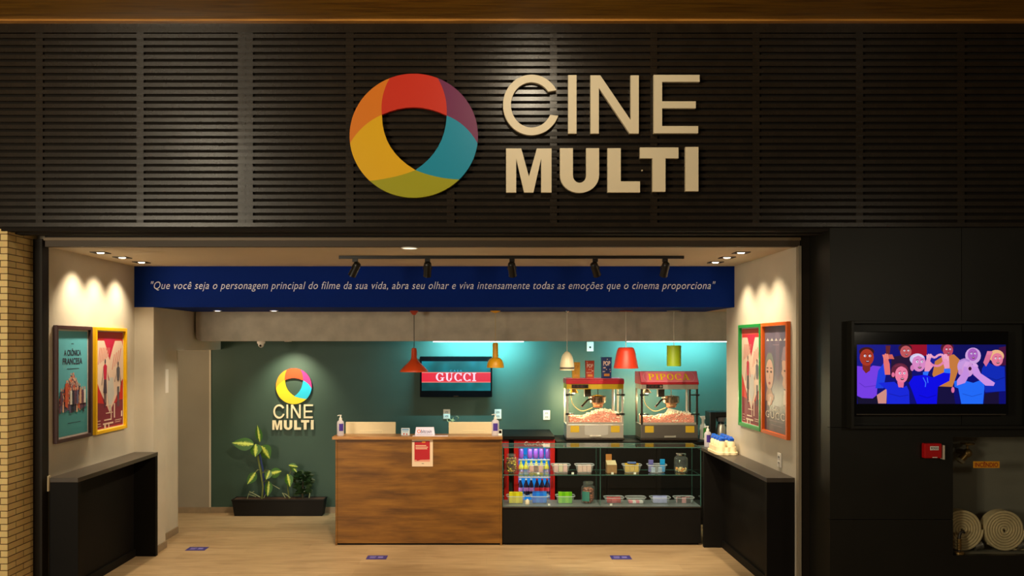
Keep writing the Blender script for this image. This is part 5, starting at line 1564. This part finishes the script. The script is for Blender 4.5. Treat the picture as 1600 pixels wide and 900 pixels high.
# ------------------------------------------------------------------ track with spotlights
DTk = 7.2
tx0, tx1 = X(531, DTk), X(1067, DTk)
r = thing('track_rail', 'black lighting track on the shop ceiling carrying five spotlights', 'lighting track', ((tx0+tx1)/2, DTk, ZC-.001))
tw_ = (tx1-tx0)/2
MB().box(-tw_, tw_, -.018, -.006, -.024, 0).box(-tw_, tw_, .006, .018, -.024, 0).box(-tw_, tw_, -.006, .006, -.008, 0).build('rail', M_black, r)
MB().box(-tw_-.006, -tw_, -.02, .02, -.026, 0).build('end_cap', M_black, r)
MB().box(tw_, tw_+.006, -.02, .02, -.026, 0).build('end_cap', M_black, r)
def spot(px, aim, label, power):
    loc = Vector((X(px, DTk), DTk, ZC-.026))
    r = thing('track_spotlight', label, 'spotlight', loc, 0, 'spotlights on the ceiling track')
    MB().box(-.022, .022, -.016, .016, -.028, -.0005).cyl((0, 0, -.028), (0, 0, -.05), .009, n=12).build('adapter', M_black, r)
    piv = Vector((0, 0, -.086))
    d = (Vector(aim)-loc-piv).normalized()
    qd = d.to_track_quat('Z', 'Y')
    side = Vector((d.y, -d.x, 0)).normalized()
    arc = [tuple(Vector((0, 0, -.05))+0*side)]
    m = MB()
    m.tube([piv+side*.040*math.sin(t)+Vector((0, 0, .036*math.cos(t))) for t in [-PI/2+PI*i/14 for i in range(15)]], .003, 6)
    m.cyl(piv+side*.040, piv+side*.028, .006, n=8).cyl(piv-side*.040, piv-side*.028, .006, n=8)
    m.build('yoke', M_black, r, smooth=50)
    prof = [(0, -.062), (.020, -.062), (.030, -.054), (.034, -.034), (.034, .064), (.036, .070), (.033, .070), (.031, .056), (0, .050)]
    m = MB().lathe(prof, n=20)
    m.v = [tuple(piv+qd @ Vector(v)) for v in m.v]
    hd = m.build('lamp_head', M_black, r, smooth=40)
    m = MB().lathe([(0, .074), (.016, .0725), (.0315, .068), (.031, .058), (0, .057)], n=18)
    m.v = [tuple(piv+qd @ Vector(v)) for v in m.v]
    m.build('lamp_lens', M_lit, hd, smooth=40)
    p = loc+piv+d*.085
    lamp('SPOT', 'track_beam', p, power, SOFT, target=aim, spot_size=math.radians(78), spot_blend=.5, shadow_soft_size=.025)
spot(555, (-2.7, 8.6, .0), 'leftmost track spotlight, turned down to the left', 130)
spot(668, (-.7, 8.5, .4), 'second track spotlight from the left, pointing down', 75)
spot(800, (.5, 8.7, .6), 'middle track spotlight, pointing down', 105)
spot(930, (1.8, 8.7, .6), 'fourth track spotlight, turned down to the right', 105)
spot(1039, (1.4, 8.8, .6), 'rightmost track spotlight, pointing down', 125)

# ------------------------------------------------------------------ pendant lamps
DPn = 8.97
sp_ = F/DPn
def pendant(px, label, shade_prof, mshade, canopy, mcan, cord_z, mcord, n=32, extra=None):
    r = thing('pendant_lamp', label, 'pendant lamp', (X(px, DPn), DPn, ZB-.0005), 0)
    MB().lathe(canopy, n=24).build('canopy', mcan, r, smooth=40)
    MB().cyl((0, 0, canopy[-1][1]+.002), (0, 0, cord_z), .0038, n=8).build('cord', mcord, r)
    sh_ = MB().lathe(shade_prof, n=n).build('shade', mshade, r, smooth=40)
    if extra: extra(r, sh_)
    return r
zz = lambda py: Z(py, DPn)-(ZB-.0005)
px_ = lambda p: p/sp_
inner = lambda prof, t: prof+[(max(0, r_-t), z_+(t if k else 0)) for k, (r_, z_) in enumerate(reversed(prof))]
M_or = mat('pendant_orange', RGB(214, 72, 20), .4); M_ye = mat('pendant_yellow', RGB(224, 160, 16), .4)
M_iv = mat('pendant_ivory', RGB(226, 214, 178), .3); M_rd = mat('pendant_red', RGB(206, 56, 28), .45); M_gn = mat('pendant_lime', RGB(150, 176, 24), .5)
def shell(prof, t=.004):
    return prof+[(max(.0, r_-t), z_+.0015) for r_, z_ in reversed(prof)]
def bulb(z, rr=.028, lit=False):
    def f(r, s):
        MB().ball((0, 0, z), rr, rr, rr*1.1, 14, 10).cyl((0, 0, z+rr*.8), (0, 0, z+rr*2.2), rr*.5, n=12).build('bulb', M_lit if lit else mat('bulb_white', RGB(226, 222, 212), .3), r, smooth=50)
    return f
pendant(647, 'orange cone pendant lamp, leftmost over the counter',
        shell([(0, zz(544)), (px_(3.4), zz(544)), (px_(4.2), zz(547)), (px_(4.6), zz(560)), (px_(7), zz(564)), (px_(20), zz(577)), (px_(22), zz(579.5)), (px_(22), zz(581))]), M_or,
        [(0, 0), (px_(6.5), 0), (px_(6.5), -.008), (px_(2.5), zz(492)), (0, zz(492.3))], mat('canopy_rust', RGB(170, 50, 26), .5), zz(544), M_black, extra=bulb(zz(574)))
pendant(774, 'yellow dome pendant lamp with tall neck, over the counter end',
        shell([(0, zz(536)), (px_(3.6), zz(536)), (px_(4.4), zz(538)), (px_(4.4), zz(559))]+[(px_(4.4+8.8*math.sin(a)), zz(559+14*(1-math.cos(a)))) for a in [PI/2*i/8 for i in range(1, 9)]]+[(px_(13.3), zz(574.5))]), M_ye,
        [(0, 0), (px_(8), 0), (px_(8), -.006), (px_(2.5), zz(489)), (0, zz(489.3))], M_ye, zz(536), mat('cord_cream', RGB(200, 180, 130), .6), extra=bulb(zz(568)))
def white_extra(r, s):
    MB().lathe([(px_(11.3), zz(573.5)), (px_(11.6), zz(574)), (px_(11.7), zz(576)), (px_(11.4), zz(576.5))], n=32).build('dark_band', mat('band_grey', RGB(90, 82, 70), .35), s, smooth=40)
    MB().lathe([(0, zz(577.5)), (px_(9), zz(577.5)), (px_(9.5), zz(576)), (0, zz(575))], n=24).build('bulb', M_lit, r, smooth=40)
pendant(886, 'lit ivory bullet-shaped pendant lamp before the yellow popcorn box',
        shell([(0, zz(548.5)), (px_(1.6), zz(549)), (px_(4), zz(550.6)), (px_(6.5), zz(553.5)), (px_(8.5), zz(557.5)), (px_(10), zz(563)), (px_(11), zz(569)), (px_(11.3), zz(574)), (px_(11.3), zz(578.5))]), M_iv,
        [(0, 0), (px_(5), 0), (px_(5), -.010), (px_(4), -.016), (0, -.017)], M_chrome, zz(549), mat('cord_white', RGB(210, 205, 190), .6), extra=white_extra)
lamp('SPOT', 'pendant_beam', (X(886, DPn), DPn, Z(579.5, DPn)), 7, SOFT, target=(X(886, DPn), DPn, 0), spot_size=math.radians(110), spot_blend=.6, shadow_soft_size=.03)
pendant(978, 'red bucket-shaped pendant lamp between the two popcorn machines',
        shell([(0, zz(543)), (px_(10.5), zz(543)), (px_(12.5), zz(544.5)), (px_(14.2), zz(549)), (px_(19.2), zz(574.5)), (px_(19.2), zz(575.5))]), M_rd,
        [(0, 0), (px_(11), 0), (px_(11), -.008), (0, -.010)], mat('canopy_maroon', RGB(120, 30, 26), .5), zz(543), mat('cord_white', RGB(210, 205, 190), .6), extra=bulb(zz(570)))
pendant(1053, 'lime green drum pendant lamp, rightmost of the five pendants',
        shell([(0, zz(540)), (px_(10.5), zz(540)), (px_(11), zz(540.6)), (px_(11), zz(572))]), M_gn,
        [(0, 0), (px_(11), 0), (px_(11), -.006), (0, -.008)], mat('canopy_grey', RGB(150, 146, 130), .5), zz(540), mat('cord_white', RGB(210, 205, 190), .6), extra=bulb(zz(564)))

# ------------------------------------------------------------------ wall fittings
def outlet(label, loc, rz, kind='socket'):
    r = thing('wall_outlet' if kind == 'socket' else 'wall_plate', label, 'power outlet' if kind == 'socket' else 'wall plate', loc, rz)
    MB().box(-.042, .042, -.010, 0, 0, .118).build('cover_plate', M_white, r, bevel=.004)
    if kind == 'socket':
        for z in (.035, .083):
            s = MB().box(-.024, .024, -.0125, -.0095, z-.016, z+.016).build('socket', mat('socket_grey', RGB(206, 204, 200), .45), r, bevel=.002)
            m = MB()
            for x in (-.012, 0, .012): m.cyl((x, -.0135, z+(.003 if x == 0 else 0)), (x, -.0125, z+(.003 if x == 0 else 0)), .0045, n=10)
            m.build('pin_hole', M_black, s)
    else:
        MB().cyl((0, -.013, .05), (0, -.0095, .05), .012, n=14).build('sensor', M_black, r)
for px, py, lb in ((698, 654.5, 'white double outlet below the left half of the television'), (778, 654.5, 'white double outlet behind the right sanitizer bottle'), (854, 656, 'white double outlet left of the flat-roofed popcorn machine')):
    outlet(lb, (X(px, D_W), D_W-.001, Z(py, D_W)), 0)
outlet('white plate under the concrete beam beside the red pendant', (X(922, D_W), D_W-.001, Z(549, D_W)), 0, 'plate')
outlet('white double outlet on the right wall above the console', (XR-.001, 6.88, Z(730, 6.88)), -PI/2)
# dome camera under the concrete beam
r = thing('dome_camera', 'white dome security camera under the concrete beam', 'security camera', (X(408, 9.38), 9.38, zc0-.0005))
MB().lathe([(0, 0), (.045, 0), (.045, -.018), (.04, -.03), (0, -.03)], n=24).build('mount', M_white, r, smooth=40)
b_ = MB().ball((0, 0, -.036), .034, .034, .036, 18, 12).build('camera_ball', M_white, r, smooth=60)
MB().cyl((0, -.026, -.047), (0, -.034, -.054), .013, n=16).build('lens', M_gloss, b_, smooth=50)
lamp('POINT', 'passage_fill', (-3.62, 9.35, 1.9), 7, SOFT, shadow_soft_size=.06)  # added unseen fill that brightens the passage, no fixture
# paper on the recessed left wall, plus a white strip painting an edge reflection
for i, (y0, y1, za_, zb_2, lb) in enumerate(((8.735, 8.85, 1.55, 1.80, 'white notice on the left wall inside the passage opening'), (8.725, 8.76, 1.24, 1.50, 'painted white edge glint low on the left wall by the pier'))):
    tag(MB().box(XP-.124, XP-.121, y0, y1, za_, zb_2).build('wall_notice_and_glint', M_paper), lb, 'notice')
tag(MB().box(XL+.001, XL+.012, 6.53, 6.565, Z(769, 6.5), Z(745, 6.5)).build('latch_plate', M_cream, bevel=.002), 'small cream strike plate on the left wall by the black jamb', 'plate')

# ------------------------------------------------------------------ floor stickers
def sticker(px, py, skew, label):
    D = F*H/(py-CY)
    r = thing('floor_sticker', label, 'floor sticker', (X(px, D), D, .0003), 0, 'blue distance stickers on the floor')
    w, d = .098, .075
    q4 = lambda u, v, z: (u*w+skew*v*d, v*d, z)
    MB().hexa([q4(-1, -1, 0), q4(1, -1, 0), q4(1, 1, 0), q4(-1, 1, 0)], [q4(-1, -1, .0008), q4(1, -1, .0008), q4(1, 1, .0008), q4(-1, 1, .0008)]).build('sticker_sheet', mat('sticker_violet', RGB(58, 52, 130), .5), r)
    m = MB()
    for u0, v0, u1, v1 in ((-.7, .1, -.1, .45), (-.7, -.4, -.15, -.1), (.1, -.3, .6, .4)):
        m.add([q4(u0, v0, .0012), q4(u1, v0, .0012), q4(u1, v1, .0012), q4(u0, v1, .0012)], [(0, 1, 2, 3)])
    m.build('print', mat('sticker_lilac', RGB(130, 124, 196), .5), r, fix=False)
sticker(308, 857.5, .0, 'blue floor sticker near the left pier')
sticker(589, 871, .0, 'blue floor sticker before the wooden counter')
sticker(970, 871, .0, 'blue floor sticker before the glass display case')

# ------------------------------------------------------------------ planter and plants
DPl = 10.0
pxa, pxb = X(362, DPl), X(507, DPl)
r = thing('planter_trough', 'long black planter trough on the floor under the small sign', 'planter', ((pxa+pxb)/2, DPl, 0))
w = (pxb-pxa)/2
zt2 = Z(780, DPl); 
def tr(wx, y0, y1, z): return [(-wx, y0, z), (wx, y0, z), (wx, y1, z), (-wx, y1, z)]
m = MB().hexa(tr(w-.03, .0, .16, 0), tr(w-.004, -.012, .175, zt2-.02))
M_pot = mat('black_planter', RGB(18, 16, 16), .6, spec=.25)
m.build('trough_body', M_pot, r, bevel=.004)
m = MB()
for b in ((-w, w, -.02, -.004), (-w, w, .168, .183)): m.box(b[0], b[1], b[2], b[3], zt2-.022, zt2)
for b in ((-w, -w+.016, -.004, .168), (w-.016, w, -.004, .168)): m.box(b[0], b[1], b[2], b[3], zt2-.022, zt2)
m.build('trough_rim', M_pot, r, bevel=.003)
tag(MB().box(pxa+.02, pxb-.02, DPl, DPl+.164, zt2-.019, zt2-.006).build('potting_soil', M_soil), 'brown potting soil filling the black planter trough', 'soil', kind='stuff')
def leafmat(name, edge, mid):
    if name in MATS: return MATS[name]
    mm = bpy.data.materials.new(name)
    nt, N, L, b = nodes_of(mm)
    uv = N.new('ShaderNodeUVMap'); uv.uv_map = 'leaf'
    sx = N.new('ShaderNodeSeparateXYZ'); L.new(uv.outputs[0], sx.inputs[0])
    # distance from midrib with feathered side veins
    ab = N.new('ShaderNodeMath'); ab.operation = 'ABSOLUTE'; L.new(sx.outputs[1], ab.inputs[0])
    wv = N.new('ShaderNodeTexNoise'); wv.inputs['Scale'].default_value = 11; L.new(uv.outputs[0], wv.inputs['Vector'])
    ad = N.new('ShaderNodeMath'); ad.operation = 'MULTIPLY_ADD'; L.new(wv.outputs['Fac'], ad.inputs[0]); ad.inputs[1].default_value = 1.1
    L.new(ab.outputs[0], ad.inputs[2])
    r_ = N.new('ShaderNodeValToRGB'); e = r_.color_ramp.elements
    e[0].position = .95; e[0].color = (*mid, 1); e[1].position = 1.25; e[1].color = (*edge, 1)
    L.new(ad.outputs[0], r_.inputs[0]); L.new(r_.outputs[0], b.inputs['Base Color'])
    e[1].position = .92; e[0].position = .66
    b.inputs['Roughness'].default_value = .4
    MATS[name] = mm
    return mm
def leaf(parent, base, d, length, width, material, droop=.3, roll=0, name='leaf'):
    """a pointed blade with folded midrib and drooping tip"""
    d = Vector(d).normalized()
    side = d.cross(Vector((0, 1, 0)))
    if side.length < .1: side = Vector((1, 0, 0))
    side.normalize()
    up = side.cross(d).normalized()
    R = Matrix.Rotation(roll, 3, d)
    side = R @ side; up = R @ up
    nU, nV = 10, 6
    vs = []; uvs = []
    for i in range(nU+1):
        t = i/nU
        wd = width*math.sin(PI*min(1, t*.97+.03)**.8)**.9*.5
        for j in range(nV+1):
            s = -1+2*j/nV
            p = Vector(base)+d*(length*t)+side*(wd*s)+up*(abs(s)*wd*.28)-Vector((0, 0, 1))*(droop*length*t*t)
            vs.append(tuple(p)); uvs.append((t, s))
    fs = [(i*(nV+1)+j, i*(nV+1)+j+1, (i+1)*(nV+1)+j+1, (i+1)*(nV+1)+j) for i in range(nU) for j in range(nV)]
    me = bpy.data.meshes.new(name); me.from_pydata(vs, [], fs)
    ul = me.uv_layers.new(name='leaf')
    for li, l in enumerate(me.loops): ul.data[li].uv = uvs[l.vertex_index]
    for p in me.polygons: p.use_smooth = True
    me.materials.append(material)
    o = bpy.data.objects.new(name, me); COL.objects.link(o); o.parent = parent
    return o
M_leaf = leafmat('variegated_leaf', RGB(46, 92, 30), RGB(196, 210, 90))
M_stem = mat('plant_stem', RGB(110, 120, 60), .6, var=.2, scale=20)
M_darkleaf = mat('dark_leaf', RGB(36, 62, 34), .4)
pz = zt2-.006
def W(px, py, dd=0):        # plant points, relative to the first plant's base
    D = 10.06+dd
    return Vector((X(px, D), D, Z(py, D)))
base = Vector((X(409, 10.07), 10.07, pz))
r = thing('dieffenbachia', 'tall variegated plant at the left of the planter trough', 'plant', base)
rel = lambda v: v-base
MB().tube([(0, 0, -.01), rel(W(411, 760)), rel(W(407, 735)), rel(W(403, 715)), rel(W(404, 695))], [.011, .011, .012, .011, .008], 10).build('stem', M_stem, r, smooth=60)
def sprig(px, py, px2, py2, ln, wd, droop, roll, att, dy=0, dys=-.03):
    a = W(px, py, dys); b = W(px2, py2, dys+dy)
    MB().tube([rel(W(*att)), rel(a)*.5+rel(W(*att))*.5+Vector((0, 0, .02)), rel(a)], .004, 8).build('leaf_stalk', M_stem, r, smooth=60)
    leaf(r, rel(a), rel(b)-rel(a), (b-a).length*ln, wd*1.3, M_leaf, droop, roll*.45)
sprig(396, 694, 362, 692, 1.0, .125, .0, 1.0, (403, 715), -.03)
sprig(399, 694, 399, 714, 1.0, .115, .0, .2, (404, 700), -.06)
sprig(408, 697, 421, 716, 1.05, .13, .0, .5, (404, 700), -.06)
sprig(406, 690, 402, 664, 1.0, .065, .0, .3, (404, 698), -.01)
sprig(399, 738, 387, 756, 1.05, .085, .0, .3, (407, 735), -.05)
sprig(421, 735, 416, 749, 1.05, .07, .0, .2, (408, 740), -.05)
sprig(421, 740, 440, 736, 1.0, .10, .0, -1.0, (408, 740), -.02)
sprig(420, 752, 418, 776, 1.0, .075, .0, .1, (410, 755), -.04)
for i, (a, b, c) in enumerate((((412, 778), (425, 757), (437, 764)), ((400, 776), (388, 772), (397, 768)), ((407, 777), (390, 768), (386, 780)))):
    MB().tube([rel(W(*a)), rel(W(*b)), rel(W(*c))], .005, 8).build('bare_shoot', mat('pale_shoot', RGB(150, 160, 120), .6), r, smooth=60)
st_ = tag(MB().tube([W(414, 776, .015), W(411, 735, .0), W(405, 706, -.005)], .010, 10).build('support_stake', mat('blue_stake', RGB(40, 56, 120), .5), smooth=60), 'blue support stake leaning behind the tall variegated plant', 'stake')
# second, small variegated plant
base = Vector((X(452, 10.07), 10.07, pz))
r = thing('dieffenbachia', 'short variegated plant between the tall plant and dark bush', 'plant', base)
MB().tube([(0, 0, -.01), rel(W(450, 765)), rel(W(449, 748)), rel(W(455, 735))], [.008, .008, .007, .005], 8).build('stem', M_stem, r, smooth=60)
sprig(449, 741, 453, 760, 1.05, .085, .0, .2, (449, 748), -.05)
sprig(451, 727, 466, 728, 1.0, .05, .1, -.6, (455, 735), -.02)
sprig(456, 728, 463, 737, 1.1, .05, .0, -.4, (455, 735), -.02)
MB().tube([rel(W(446, 778)), rel(W(441, 770)), rel(W(446, 772)), rel(W(454, 778))], .005, 8).build('bare_shoot', mat('pale_shoot', RGB(150, 160, 120), .6), r, smooth=60)
# dark bushy plant
base = Vector((X(473, 10.08), 10.08, pz))
r = thing('dark_bush', 'small dark bushy plant at the right of the planter trough', 'plant', base)
MB().tube([(0, 0, -.01), (0, 0, .1), (.01, 0, .25)], [.014, .012, .008], 8).build('stem', mat('bush_stem', RGB(60, 56, 40), .8), r, smooth=60)
rnd = random.Random(5)
for i in range(96):
    a = rnd.uniform(0, 2*PI); z = rnd.uniform(.05, .30)
    rr = .045+.05*math.sin(PI*min(1, (z-.02)/.32))
    d = Vector((math.cos(a), .6*math.sin(a), rnd.uniform(.2, 1.1)))
    leaf(r, (rr*.6*math.cos(a), rr*.45*math.sin(a), z), d, rnd.uniform(.07, .11), .05, M_darkleaf, .3, rnd.uniform(-.4, .4))
MB().tube([rel(W(483, 778)), rel(W(484, 771)), rel(W(483, 764))], [.007, .006, .004], 8).build('bare_shoot', mat('pale_shoot', RGB(150, 160, 120), .6), r, smooth=60)
